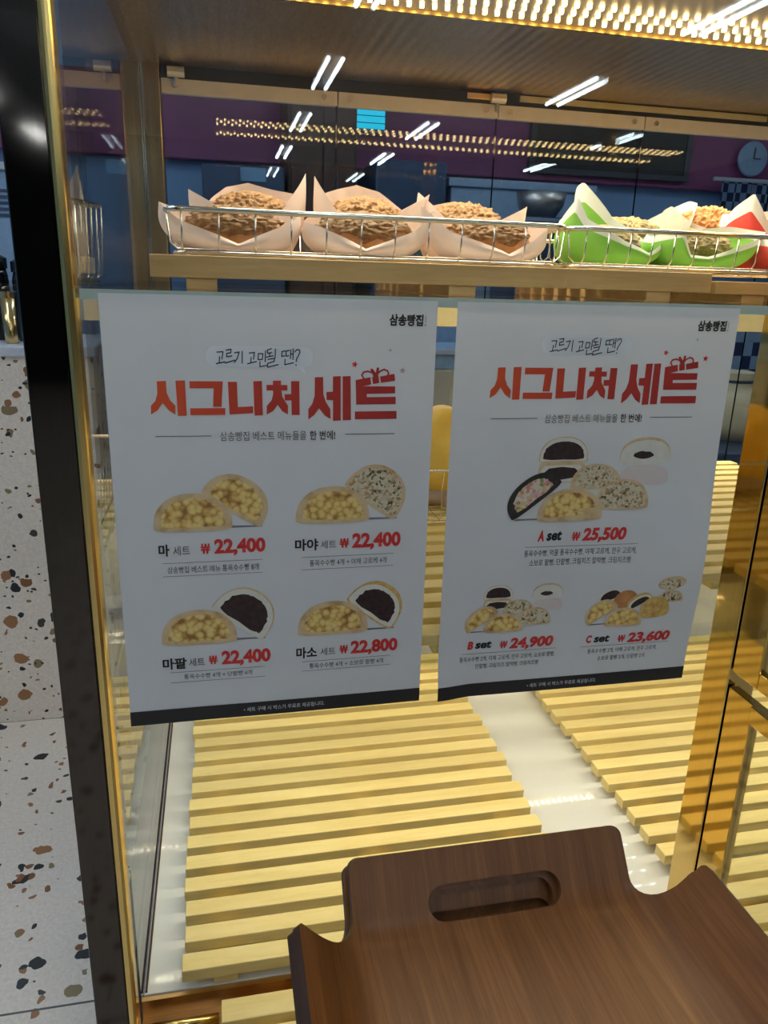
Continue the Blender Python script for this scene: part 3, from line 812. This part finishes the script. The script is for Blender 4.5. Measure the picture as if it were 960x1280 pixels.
for x in (.115, .285):
    for y in (.135, .405): B('leg', M['dark_wood'], t, (x - .014, x + .014, y - .014, y + .014, FL, -.569))

# ------------------------------------------------------------------ posters
MM = .001
class Poster:
    def __init__(s, x0, z0, label, fn):
        s.root = thing('poster', label, 'poster', (x0, .700, z0 - .416), 'bread set posters')
        s.fn = fn; s.layer = 0
        s.W, s.H = 297., 416.
    def place(s, u, v, off):
        """u, v in mm from the top left -> local point of the poster"""
        return Vector((u * MM, s.fn(u / s.W, v / s.H) - off, .416 - v * MM))
    def emit(s, name, polys, mat, off, parent=None, sub=0):
        b = mb()
        for p in polys:
            vs = [b.verts.new((u * MM, 0, -v * MM)) for u, v in p]
            if len(vs) == 4 and name != 'headline_lettering': b.faces.new(vs); continue
            for tri in tessellate_polygon([[Vector((u, v, 0)) for u, v in p]]):
                try: b.faces.new([vs[i] for i in tri])
                except ValueError: pass
        if sub: bmesh.ops.subdivide_edges(b, edges=b.edges[:], cuts=sub, use_grid_fill=True)
        return s.finish(name, b, mat, off, parent)
    def finish(s, name, b, mat, off, parent):
        for v in b.verts:
            v.co = s.place(v.co.x / MM, -v.co.z / MM, off)
        me = bpy.data.meshes.new(name)
        for f in b.faces:
            f.normal_update()
            if f.normal.y > 0: f.normal_flip()
        b.to_mesh(me); b.free(); me.materials.append(mat)
        o = bpy.data.objects.new(name, me); COL.objects.link(o); o.parent = parent or s.root
        return o
    def text(s, name, body, box_, mat, off=.0006, bold=0, shear=0, parent=None, fit='both'):
        """box_ = u0, v0, u1, v1 [, rise]: ink bounds in mm"""
        c = bpy.data.curves.new('txt', 'FONT'); c.body = body; c.size = 1; c.offset = bold; c.shear = shear
        c.resolution_u = 3
        o = bpy.data.objects.new('txt', c); COL.objects.link(o)
        dg = bpy.context.evaluated_depsgraph_get()
        me = bpy.data.meshes.new_from_object(o.evaluated_get(dg)); bpy.data.objects.remove(o)
        xs_ = [v.co.x for v in me.vertices]; ys_ = [v.co.y for v in me.vertices]
        ax, bx, ay, by = min(xs_), max(xs_), min(ys_), max(ys_)
        u0, v0, u1, v1 = box_[:4]; rise = box_[4] if len(box_) > 4 else 0
        b = mb(); b.from_mesh(me); bpy.data.meshes.remove(me)
        for v in b.verts:
            kx = (v.co.x - ax) / (bx - ax); ky = (v.co.y - ay) / (by - ay)
            v.co = Vector(((u0 + (u1 - u0) * kx) * MM, 0, -((v1 + (v0 - v1) * ky) - rise * kx) * MM))
        return s.finish(name, b, mat, off, parent)

def ribbon(pts, w_):
    """list of quads along a polyline, in mm"""
    out = []
    for (x0, y0), (x1, y1) in zip(pts, pts[1:]):
        d = Vector((x1 - x0, y1 - y0)); n = Vector((-d.y, d.x)).normalized() * w_ / 2
        e = d.normalized() * w_ * .3
        out.append([(x0 - e.x + n.x, y0 - e.y + n.y), (x1 + e.x + n.x, y1 + e.y + n.y), (x1 + e.x - n.x, y1 + e.y - n.y), (x0 - e.x - n.x, y0 - e.y - n.y)])
    return out
def star(cx, cy, r, rot=0):
    return [(cx + (r if k % 2 == 0 else r * .45) * math.sin(rot + k * math.pi / 5), cy - (r if k % 2 == 0 else r * .45) * math.cos(rot + k * math.pi / 5)) for k in range(10)]
def won(u0, v0, u1, v1, sh=0):
    """won sign as polygons"""
    W_, H_ = u1 - u0, v1 - v0
    def q(x, y): return (u0 + x * W_ + sh * (1 - y) * H_, v0 + y * H_)
    t_ = .17
    P_ = [[q(.06, 0), q(.06 + t_, 0), q(.24 + t_ * .9, 1), q(.24, 1)], [q(.5 - t_ * .5, 0), q(.5 + t_ * .3, 0), q(.24 + t_ * .9, 1), q(.24, 1)],
          [q(.5 - t_ * .3, 0), q(.5 + t_ * .5, 0), q(.76, 1), q(.76 - t_ * .9, 1)], [q(.94 - t_, 0), q(.94, 0), q(.76, 1), q(.76 - t_ * .9, 1)],
          [q(0, .30), q(1, .30), q(1, .42), q(0, .42)], [q(0, .55), q(1, .55), q(1, .67), q(0, .67)]]
    return P_
def moon(p0, p1, h, side=1, base=.10, n=30, k=1.0, wob=0, seed=0, pw=.82):
    """half-moon slice: base p0->p1 (mm), height h on the given side; k shrinks it for the filling"""
    a, c = Vector(p0), Vector(p1); mid = (a + c) / 2; ex = (c - a) / 2; L_ = ex.length; ex = ex / L_
    ey = Vector((ex.y, -ex.x)) * side
    cen = h * .42
    pts = []
    for i in range(n):
        t_ = math.pi * i / (n - 1)
        cx_, cy_ = math.cos(t_), math.sin(t_)
        x = math.copysign(abs(cx_) ** .92, cx_) * L_; y = (cy_ ** pw) * h
        pts.append((x, y))
    for i in range(1, 10):
        t_ = math.pi + math.pi * i / 10
        cx_ = math.cos(t_)
        pts.append((math.copysign(abs(cx_) ** .5, cx_) * L_ * .985, math.sin(t_) * h * base))
    out = []
    for i, (x, y) in enumerate(pts):
        kk = k * (1 + wob * noise.noise(Vector((i * .9 + seed, seed * 1.3, 0)))) if wob else k
        x_ = x * kk; y_ = cen + (y - cen) * kk * (.96 if k < 1 else 1)
        p = mid + ex * x_ + ey * y_; out.append((p.x, p.y))
    return out
def ellipse(cx, cy, rx, ry, rot=0, n=32, wob=0, seed=0):
    o_ = []
    for i in range(n):
        t_ = 2 * math.pi * i / n; kk = 1 + wob * noise.noise(Vector((math.cos(t_) * 2 + seed, math.sin(t_) * 2, 0)))
        x, y = rx * math.cos(t_) * kk, ry * math.sin(t_) * kk
        o_.append((cx + x * math.cos(rot) - y * math.sin(rot), cy + x * math.sin(rot) + y * math.cos(rot)))
    return o_

def build_common(P, foot, dv=0.0, star_c='ink_star'):
    # sheet
    b = mb(); NX, NY = 28, 40
    g = [[b.verts.new((i / NX * 297 * MM, 0, -j / NY * 416 * MM)) for i in range(NX + 1)] for j in range(NY + 1)]
    for j in range(NY):
        for i in range(NX): b.faces.new((g[j][i], g[j][i + 1], g[j + 1][i + 1], g[j + 1][i]))
    for v in b.verts: v.co = P.place(v.co.x / MM, -v.co.z / MM, 0)
    bmesh.ops.recalc_face_normals(b, faces=b.faces)
    if sum(f.normal.y for f in b.faces) > 0: bmesh.ops.reverse_faces(b, faces=b.faces)
    me = bpy.data.meshes.new('sheet'); b.to_mesh(me); b.free(); me.materials.append(M['paper'])
    for p_ in me.polygons: p_.use_smooth = True
    o = bpy.data.objects.new('sheet', me); COL.objects.link(o); o.parent = P.root
    # footer band
    cols = [[(297 * i / 24, 400.5), (297 * (i + 1) / 24, 400.5), (297 * (i + 1) / 24, 416), (297 * i / 24, 416)] for i in range(24)]
    fb = P.emit('footer_band', cols, M['ink_band'], .0005)
    P.text('footer_text', '• 세트 구매 시 박스가 무료로 제공됩니다.', foot, M['ink_white'], .0008, .004, parent=fb)
    # logo
    P.text('shop_logo', '삼송빵집', (251.6, 12.2, 283.8, 22.8), M['ink_black'], bold=.035, shear=.05)
    P.emit('logo_exclamation_mark', [[(285.6, 13.4), (286.6, 13.2), (286.2, 19.6), (285.7, 19.6)], ellipse(285.8, 21.6, .9, .9, n=12)], M['ink_star'], .0006)
    # bubble and handwriting
    pts = []
    u0, v0, u1, v1 = 86.6, 42.6 + dv, 181.5, 61.0 + dv; r = 8.5
    for cx, cy, a0 in ((u1 - r, v0 + r, -90), (u1 - r, v1 - r, 0)):
        for k in range(9):
            a = math.radians(a0 + k * 11.25); pts.append((cx + r * math.cos(a), cy + r * math.sin(a)))
    pts += [(173.5, v1), (174.9, v1 + 6.2), (167.5, v1)]
    for cx, cy, a0 in ((u0 + r, v1 - r, 90), (u0 + r, v0 + r, 180)):
        for k in range(9):
            a = math.radians(a0 + k * 11.25); pts.append((cx + r * math.cos(a), cy + r * math.sin(a)))
    bu = P.emit('speech_bubble', [pts], M['bubble'], .0004)
    H = 46.0 + dv
    strokes = []
    def S(x, y, *pp): strokes.append([(x + a, y + b_) for a, b_ in pp])
    # hand-lettered line, one stroke list per syllable
    S(97.5, H + 2, (1, 0), (6.6, -.4), (5.6, 6)); S(97.5, H + 2, (3.4, 4), (2.8, 9)); S(97.5, H + 2, (0, 10), (8.4, 8.4))
    S(106.5, H - .5, (.6, .8), (5.4, 0), (5, 3), (1.2, 3.6), (1, 6.6), (6, 5.6)); S(106.5, H - .5, (-.5, 12), (8.6, 9.4))
    S(114.5, H + 2, (.5, .5), (5, -.3), (3, 5.5), (.2, 9)); S(114.5, H + 2, (8, -1), (7.6, 9.6))
    S(126.5, H + 2, (.8, .6), (5.8, 0), (4.8, 6)); S(126.5, H + 2, (2.6, 4.4), (2.2, 8.6)); S(126.5, H + 2, (-1, 10), (7.6, 8))
    S(135.5, H + 3, (.6, 0), (.2, 5.4), (4.4, 5), (4.8, 0), (.6, 0)); S(135.5, H + 3, (7.6, -2.6), (7, 7.2)); S(135.5, H + 3, (2, 7), (1.8, 11.5), (8.4, 10.4))
    S(144.2, H - 1.6, (4.6, 0), (.6, 1.4), (.8, 4.2), (5, 3.6)); S(144.2, H - 1.6, (2.6, 4), (2.8, 6.6)); S(144.2, H - 1.6, (-.4, 7.6), (6.2, 6.4)); S(144.2, H - 1.6, (8.4, .4), (8, 8))
    S(144.2, H + 7, (1, 1), (7.6, 0), (7, 2.8), (.8, 4.6), (.4, 8), (11, 5.6))
    S(158.2, H + .4, (4, 0), (.8, .6), (.4, 4.8), (3.4, 4.4)); S(158.2, H + .4, (8, -.6), (4.8, .2), (4.6, 4.6), (7.4, 4.2))
    S(158.2, H + .4, (9.4, -1), (9, 6.8)); S(158.2, H + .4, (9.2, 3), (11.4, 2.6)); S(158.2, H + .4, (11.8, -2), (11.4, 7.6)); S(158.2, H + .4, (3.6, 7.4), (3.4, 12.2), (11.8, 10.4))
    S(171.2, H - .8, (.4, 2), (1.8, .2), (4.4, -.2), (5.4, 2), (3.6, 5.6), (1.8, 8.4), (1.6, 10.6)); S(171.2, H - .8, (1.3, 13.2), (1.5, 14.2))
    qs = [q for s_ in strokes for q in ribbon(s_, 1.0)]
    qs = [[((u - 139) * .92 + 135.2 - (1.6 if u < 124.5 else 0), v) for u, v in q] for q in qs]
    P.emit('handwriting', qs, M['ink_black'], .0007, bu)
    # headline
    h = [
     [(43.7, 73.7), (51.5, 73.4), (51.6, 83.9), (54.2, 90.5), (58.5, 95.3), (58.1, 103.3), (52.6, 99.4), (47.7, 92.7), (43.2, 99.2), (37.2, 103.2), (37.6, 95.2), (41.6, 91), (43.6, 84.5)],
     [(59.6, 73.2), (67.7, 72.9), (67.9, 104.4), (60.3, 104.5)],
     [(71.5, 73.6), (100.6, 73.6), (98.8, 96.5), (91.3, 96.5), (92.4, 79.9), (71.5, 79.9)],
     [(71.2, 97.7), (102.1, 97.7), (101.9, 103.9), (71.2, 103.9)],
     [(105.0, 74.1), (112.9, 74.0), (113.2, 96.8), (126.9, 96.2), (126.8, 102.5), (105.7, 103.5)],
     [(127.6, 73.5), (135.2, 73.2), (135.5, 104.5), (128.0, 104.7)],
     [(145.2, 73.0), (152.4, 72.9), (152.3, 76.9), (158.1, 76.9), (158.1, 81.9), (152.7, 81.9), (153.4, 87.6), (158.5, 95.7), (158.4, 103.9), (153.2, 100.8), (149.2, 95.0), (145, 100.6), (139.1, 103.9), (139.2, 95.9), (143.8, 90.6), (145.2, 84.6), (145.0, 81.9), (139.3, 81.9), (139.3, 76.8), (145.0, 76.8)],
     [(161.5, 73.4), (169.0, 73.4), (169.2, 104.5), (161.8, 104.4), (161.7, 91.0), (155.7, 91.0), (155.7, 85.3), (161.5, 85.1)],
     [(183.2, 69.8), (190.9, 69.5), (191.2, 85.4), (193.4, 92.2), (197.8, 99.2), (198.0, 108.5), (192.6, 105.0), (187.3, 98.4), (183, 104.4), (177.3, 108.8), (177.3, 99.1), (181.0, 94.0), (183.1, 86.7)],
     [(200.0, 69.0), (207.2, 68.7), (207.7, 110.0), (200.4, 110.2), (200.3, 90.9), (194.2, 90.6), (194.1, 83.4), (200.1, 83.0)],
     [(209.0, 68.9), (216.4, 68.6), (217.4, 109.6), (209.6, 109.8)],
     [(221.3, 72.3), (235.0, 69.6), (236.1, 76.2), (228.1, 78.1), (259.0, 78.1), (259.2, 84.7), (232.0, 85.1), (232.1, 88.1), (259.9, 87.9), (260.1, 94.8), (222.3, 95.0)],
     [(236.8, 69.4), (242.7, 68.2), (243.7, 74.9), (237.7, 76.0)],
     [(244.3, 68.9), (257.8, 66.4), (258.8, 72.8), (245.3, 74.8)],
     [(221.0, 101.6), (261.1, 101.3), (261.4, 108.8), (221.1, 108.9)]]
    h += ribbon([(229.0, 71), (226.9, 67.7), (228.5, 65.1), (232.5, 64.1), (237.2, 65.6), (240.6, 68.2)], 1.5)
    h += ribbon([(240.6, 68.2), (243.9, 64.2), (247.9, 62.4), (251.3, 63.7), (252.3, 66.3), (251.0, 68.4)], 1.5)
    h += [[(234.6, 62.2), (236.8, 61.6), (240.2, 65.5), (241.0, 60.6), (243.3, 60.8), (242.2, 69.5), (238.4, 69.8)]]
    P.emit('headline_lettering', [[(u, v + dv) for u, v in q] for q in h], M['ink_head'], .0006)
    P.emit('star', [star(220.2, 58.0 + dv, 3.2, .2)], M['ink_red'], .0006)
    P.emit('star', [star(253.3, 44.8 + dv, 1.7)], M['ink_star'], .0006)
    P.emit('star', [star(265.6, 63.4 + dv, 3.4, .1)], M[star_c], .0006)
    d2 = dv
    P.text('subtitle', '삼송빵집 베스트 메뉴들을', (96.6, 119.3 + d2, 175.4, 128.0 + d2), M['ink_grey'], bold=-.004)
    P.text('subtitle_end', '한 번에!', (178.6, 119.3 + d2, 202.6, 128.0 + d2), M['ink_black'], bold=.012)
    P.emit('rule_line', [[(39.6, 122.8 + d2), (88.6, 122.8 + d2), (88.6, 123.4 + d2), (39.6, 123.4 + d2)]], M['ink_grey'], .0006)
    P.emit('rule_line', [[(211.9, 122.8 + d2), (259.9, 122.8 + d2), (259.9, 123.4 + d2), (211.9, 123.4 + d2)]], M['ink_grey'], .0006)

def slice_(P, name, outer, inner, m_out, m_in, off):
    o = P.emit(name, [outer], M[m_out], off)
    if inner: P.emit('filling', inner if isinstance(inner[0], list) else [inner], M[m_in], off + .00012, o)
    return o
def corn(P, p0, p1, h, off, side=1):
    o = P.emit('bread_picture', [moon(p0, p1, h, side)], M['p_crust'], off)
    P.emit('filling', [moon(p0, p1, h * .98, side, k=.80, wob=.10, seed=p0[0], n=44)], M['p_corn'], off + .00012, o)
def base_line(P, a, c, off=.0004):
    P.emit('picture_base_line', [[(a[0], a[1] - 1.6), (c[0], c[1] - 1.0), (c[0], c[1] + .3), (a[0], a[1] + .6)]], M['p_shadow'], off)

# ---- left poster
def fnL(u, v): return -.0015 * math.sin(math.pi * u) * v - .004 * max(0, v - .9) * 10 * max(0, .25 - u) * 2
PL = Poster(-.0978, -.0178, 'white bread set poster on the left with four priced sets', fnL)
build_common(PL, (111.0, 405.6, 193.8, 410.6))
o5 = .0005
def pair(P, bx, by, kind):
    base_line(P, (bx + 70, by - 1), (bx + 100, by - 1))
    q0, q1 = (bx + 44.5, by - 37.0), (bx + 99.0, by - 1.0)
    if kind == 'corn': corn(P, q0, q1, 33, o5)
    elif kind == 'veg':
        slice_(P, 'bread_picture', moon((bx + 47.5, by - 37.5), (bx + 98, by - .5), 38), moon((bx + 47.5, by - 37.5), (bx + 98, by - .5), 38, k=.90, wob=.03), 'p_crust', 'p_veg', o5)
    elif kind == 'bean':
        q = P.emit('bread_picture', [moon((bx + 49, by - 39), (bx + 98, by - .2), 38)], M['p_crust'], o5)
        P.emit('crumb', [moon((bx + 49.6, by - 38), (bx + 97.4, by - .6), 36.4)], M['p_crumb'], o5 + .0001, q)
        P.emit('filling', [moon((bx + 50, by - 38), (bx + 97, by - .5), 36, k=.80, wob=.08)], M['p_bean'], o5 + .0002, q)
    else:
        o = P.emit('bread_picture', [moon((bx + 50, by - 37), (bx + 97, by - .5), 37)], M['p_soboro'], o5)
        P.emit('crumb', [moon((bx + 50, by - 37), (bx + 97, by - .5), 34, k=.95)], M['p_crumb'], o5 + .0001, o)
        P.emit('filling', [moon((bx + 51, by - 36), (bx + 97, by - 1), 33, k=.76, wob=.09)], M['p_bean'], o5 + .0002, o)
    corn(P, (bx, by - 1.5), (bx + 72, by - 1.5), 34, o5 + .0004)
def price(P, u0, v0, u1, v1, txt, wbox, sh=0):
    pt = P.text('price_text', txt, (u0, v0, u1, v1 + 2.2), M['ink_red'], bold=.045, shear=sh)
    P.emit('won_sign', won(*wbox, sh=sh * .8), M['ink_red'], .0006, pt)
    return pt
def rules(P, a, v0, c, v1):
    for v in (v0, v1):
        P.emit('rule_line', [[(a, v - .2), (c, v - .2), (c, v + .2), (a, v + .2)]], M['ink_grey'], .0006)
pair(PL, 33.1, 212.2, 'corn'); pair(PL, 165.0, 209.0, 'veg'); pair(PL, 34.2, 329.6, 'bean'); pair(PL, 166.2, 328.4, 'soboro')
for nm, nb, sb, pb, wb, num, d, db, rl in (
    ('마', (36.4, 226.0, 46.3, 238.0), (49.6, 228.0, 65.0, 237.4), (87.6, 222.4, 135.8, 237.6), (75.0, 226.6, 83.9, 236.9), '22,400', '삼송빵집 베스트 메뉴 통옥수수빵 8개', (43.5, 248.6, 129.0, 255.4), (39.2, 245.0, 132.5, 258.3)),
    ('마야', (164.2, 226.0, 187.0, 238.1), (189.4, 228.4, 204.6, 236.8), (220.6, 222.0, 269.8, 238.0), (208.0, 227.0, 217.7, 236.8), '22,400', '통옥수수빵 4개 + 야채 고로케 4개', (178.5, 248.2, 256.0, 254.8), (170.4, 245.0, 263.4, 258.0)),
    ('마팥', (33.8, 344.6, 56.6, 356.9), (58.9, 346.0, 74.1, 354.9), (90.6, 340.0, 139.0, 355.6), (78.0, 344.6, 86.6, 353.8), '22,400', '통옥수수빵 4개 + 단팥빵 4개', (53.6, 363.0, 120.2, 368.6), (40.5, 360.3, 133.3, 371.5)),
    ('마소', (164.8, 342.2, 185.9, 354.8), (189.7, 344.4, 205.0, 353.0), (221.0, 338.8, 270.6, 353.9), (209.2, 343.0, 218.3, 352.4), '22,800', '통옥수수빵 4개 + 소보로 팥빵 4개', (178.2, 361.0, 255.6, 367.0), (170.9, 358.6, 263.4, 369.2))):
    PL.text('set_name', nm, nb, M['ink_black'], bold=.03)
    PL.text('set_word', '세트', sb, M['ink_grey'], bold=0)
    price(PL, *pb, num, wb)
    PL.text('description', d, db, M['ink_grey'], bold=0)
    rules(PL, *rl[:2], *rl[2:])

# ---- right poster
def smooth(x): x = max(0, min(1, x)); return x * x * (3 - 2 * x)
def fnR(u, v):
    bump = math.exp(-((v - .66) / .20) ** 2) * smooth((u - .45) / .55) * .0085
    tip = smooth((v - .86) / .14) * smooth((.14 - u) / .14) * .006
    return -bump - .0012 * math.sin(math.pi * u) * v - tip
PR = Poster(.2183, -.0178, 'white bread set poster on the right with A, B and C sets', fnR)
build_common(PR, (103.7, 405.8, 186.6, 410.8), -13.6, 'ink_red')
def aset(P, T):
    """the big A picture, T maps its mm to the poster"""
def tm(s, ox, oy, cx, cy): return lambda u, v: (cx + (u - ox) * s, cy + (v - oy) * s)
def Tm(f, poly): return [f(u, v) for u, v in poly]
def assortment(P, f, o_, first='black'):
    def E_(name, poly, mat, off, par=None): return P.emit(name, [Tm(f, poly)], M[mat], off, par)
    q = E_('bread_picture', moon((94.0, 153.2), (147.8, 153.2), 24.8), 'p_crust', o_); E_('crumb', moon((95.2, 152.8), (146.6, 152.8), 23.4), 'p_crumb', o_ + .00005, q)
    E_('filling', moon((96.5, 151.5), (145, 151.5), 19.5, k=.92, wob=.05), 'p_bean', o_ + .0001, q)
    q = E_('bread_picture', [(96, 156), (100, 153.5), (140, 153.5), (145, 157), (144, 165), (136, 176), (108, 176), (94, 166)], 'p_crust', o_ + .0002)
    E_('crumb', [(97, 164), (101, 158), (140, 158), (143, 164), (136, 175), (108, 175)], 'p_crumb', o_ + .0003, q)
    E_('filling', [(100, 166), (106, 161), (120, 159.5), (134, 161), (139, 165), (135, 171), (120, 173), (108, 172)], 'p_bean', o_ + .0004, q)
    q = E_('bread_picture', moon((183.5, 154), (240.8, 152), 23, base=.28, pw=.7), 'p_crust', o_)
    E_('crumb', moon((184, 154.6), (240.2, 152.6), 20.5, base=.28, pw=.7), 'p_crumb', o_ + .0001, q)
    E_('filling', ellipse(210, 148.8, 11.5, 4.0, 0, wob=.15), 'p_bean', o_ + .0002, q)
    E_('bread_picture', moon((185, 176), (241, 176.5), 17, base=.25, pw=.5), 'p_pink', o_ + .0003)
    q = E_('bread_picture', moon((131, 181), (187, 183), 25), 'p_crust', o_ + .0004)
    E_('filling', moon((132, 181), (186, 183), 25, k=.90), 'p_veg', o_ + .0005, q)
    q = E_('bread_picture', moon((160, 203.5), (221, 204), 30), 'p_crust', o_ + .0006)
    E_('filling', moon((161, 203.5), (220, 204), 29.5, k=.91), 'p_veg', o_ + .0007, q)
    if first == 'black':
        q = E_('bread_picture', moon((70, 214.5), (121, 175), 26), 'p_black', o_ + .0007)
        E_('filling', moon((70, 214.5), (121, 175), 26, k=.72, wob=.12), 'p_mix', o_ + .0008, q)
    else:
        q = E_('bread_picture', moon((68, 216), (123, 178), 27), 'p_crust', o_ + .0007)
        E_('filling', moon((68, 216), (123, 178), 27, k=.80, wob=.10), 'p_corn', o_ + .0008, q)
    P.emit('picture_base_line', [Tm(f, [(76, 214), (100, 214), (100, 215.6), (72, 216)])], M['p_shadow'], .0004)
    q = E_('bread_picture', moon((97.4, 214.6), (169.6, 214.6), 32), 'p_crust', o_ + .0009)
    E_('filling', moon((97.4, 214.6), (169.6, 214.6), 32, k=.80, wob=.1, n=44), 'p_corn', o_ + .0010, q)
assortment(PR, tm(1, 0, 0, 0, 0), o5)
assortment(PR, tm(.612, 63.4, 215.5, 27.2, 339.4), o5, 'corn')
# C picture
def Cp(name, poly, mat, off, par=None): return PR.emit(name, [poly], M[mat], off, par)
q = Cp('bread_picture', ellipse(261.5, 292.2, 16.6, 8.0, -.1), 'p_crust', o5); Cp('filling', ellipse(261.5, 292.6, 14.6, 6.4, -.1), 'p_veg', o5 + .0001, q)
q = Cp('bread_picture', moon((246.5, 314), (277.5, 314), 13), 'p_crust', o5 + .0001); Cp('filling', moon((246.5, 314), (277.5, 314), 13, k=.86), 'p_veg', o5 + .0002, q)
q = Cp('bread_picture', moon((178.5, 315.5), (206.5, 303.5), 12.5), 'p_crumb', o5); Cp('filling', moon((179.5, 315.5), (205.5, 304), 11.5, k=.84, wob=.05), 'p_bean', o5 + .0001, q)
Cp('bread_picture', ellipse(209, 310, 13.6, 10.6, -.3), 'p_brown', o5 + .0002)
q = Cp('bread_picture', moon((213.5, 324), (241.0, 308.5), 12.5), 'p_soboro', o5 + .0003); Cp('crumb', moon((214.5, 323.8), (240.5, 309), 10, k=.98), 'p_crumb', o5 + .0004, q); Cp('filling', moon((216, 323), (239, 309.8), 8, k=.86), 'p_bean', o5 + .0005, q)
Cp('bread_picture', moon((228, 329), (263, 325.5), 19.5, base=.32), 'p_soboro', o5 + .0006)
PR.emit('picture_base_line', [[(172, 338.2), (190, 338.2), (190, 339.4), (170, 340)]], M['p_shadow'], .0004)
corn(PR, (167.5, 339.5), (201.0, 317), 17.5, o5 + .0004)
corn(PR, (187.8, 340.2), (231.4, 340.8), 21, o5 + .0008)
def setline(letter, lb, sb, wb, num, pb, rl, lines):
    PR.text('set_letter', letter, lb, M['ink_red'], bold=.05, shear=.15)
    PR.text('set_word', 'set', sb, M['ink_black'], bold=.04, shear=.15)
    price(PR, *pb, num, wb, .15)
    PR.emit('rule_line', [[(rl[0], rl[1] - .2), (rl[2], rl[1] - .2), (rl[2], rl[1] + .2), (rl[0], rl[1] + .2)]], M['ink_grey'], .0006)
    for tx, bx in lines: PR.text('description', tx, bx, M['ink_grey'], bold=0)
setline('A', (100.5, 227.2, 107.6, 239.4), (110.4, 228.2, 127.6, 239.0), (138.2, 230.4, 147.8, 240.2), '25,500', (150.6, 226.2, 200.4, 241.0), (87.5, 245.2, 214.7),
        (('통옥수수빵, 먹물 통옥수수빵, 야채 고로케, 한우 고로케,', (87.0, 248.8, 214.2, 256.4)), ('소보로 팥빵, 단팥빵, 크림치즈 찰떡빵, 크림치즈빵', (93.7, 259.4, 208.9, 267.0))))
setline('B', (31.6, 349.8, 38.2, 359.2), (40.2, 350.2, 58.8, 358.8), (67.6, 351.6, 76.2, 360.2), '24,900', (79.0, 348.6, 129.8, 361.4), (26.1, 364.4, 133.8),
        (('통옥수수빵 2개, 야채 고로케, 한우 고로케, 소보로 팥빵,', (23.7, 368.0, 133.1, 374.2)), ('단팥빵, 크림치즈 찰떡빵, 크림치즈빵', (42.2, 377.0, 114.7, 383.0))))
setline('C', (169.0, 352.0, 175.6, 361.4), (178.0, 352.6, 196.8, 361.2), (206.2, 353.8, 215.2, 362.4), '23,600', (218.2, 351.0, 270.4, 363.6), (162.2, 365.6, 270.0),
        (('통옥수수빵 2개, 야채 고로케, 한우 고로케,', (172.3, 369.0, 256.8, 375.0)), ('소보로 팥빵 2개, 단팥빵 2개', (185.2, 378.4, 242.9, 384.4))))
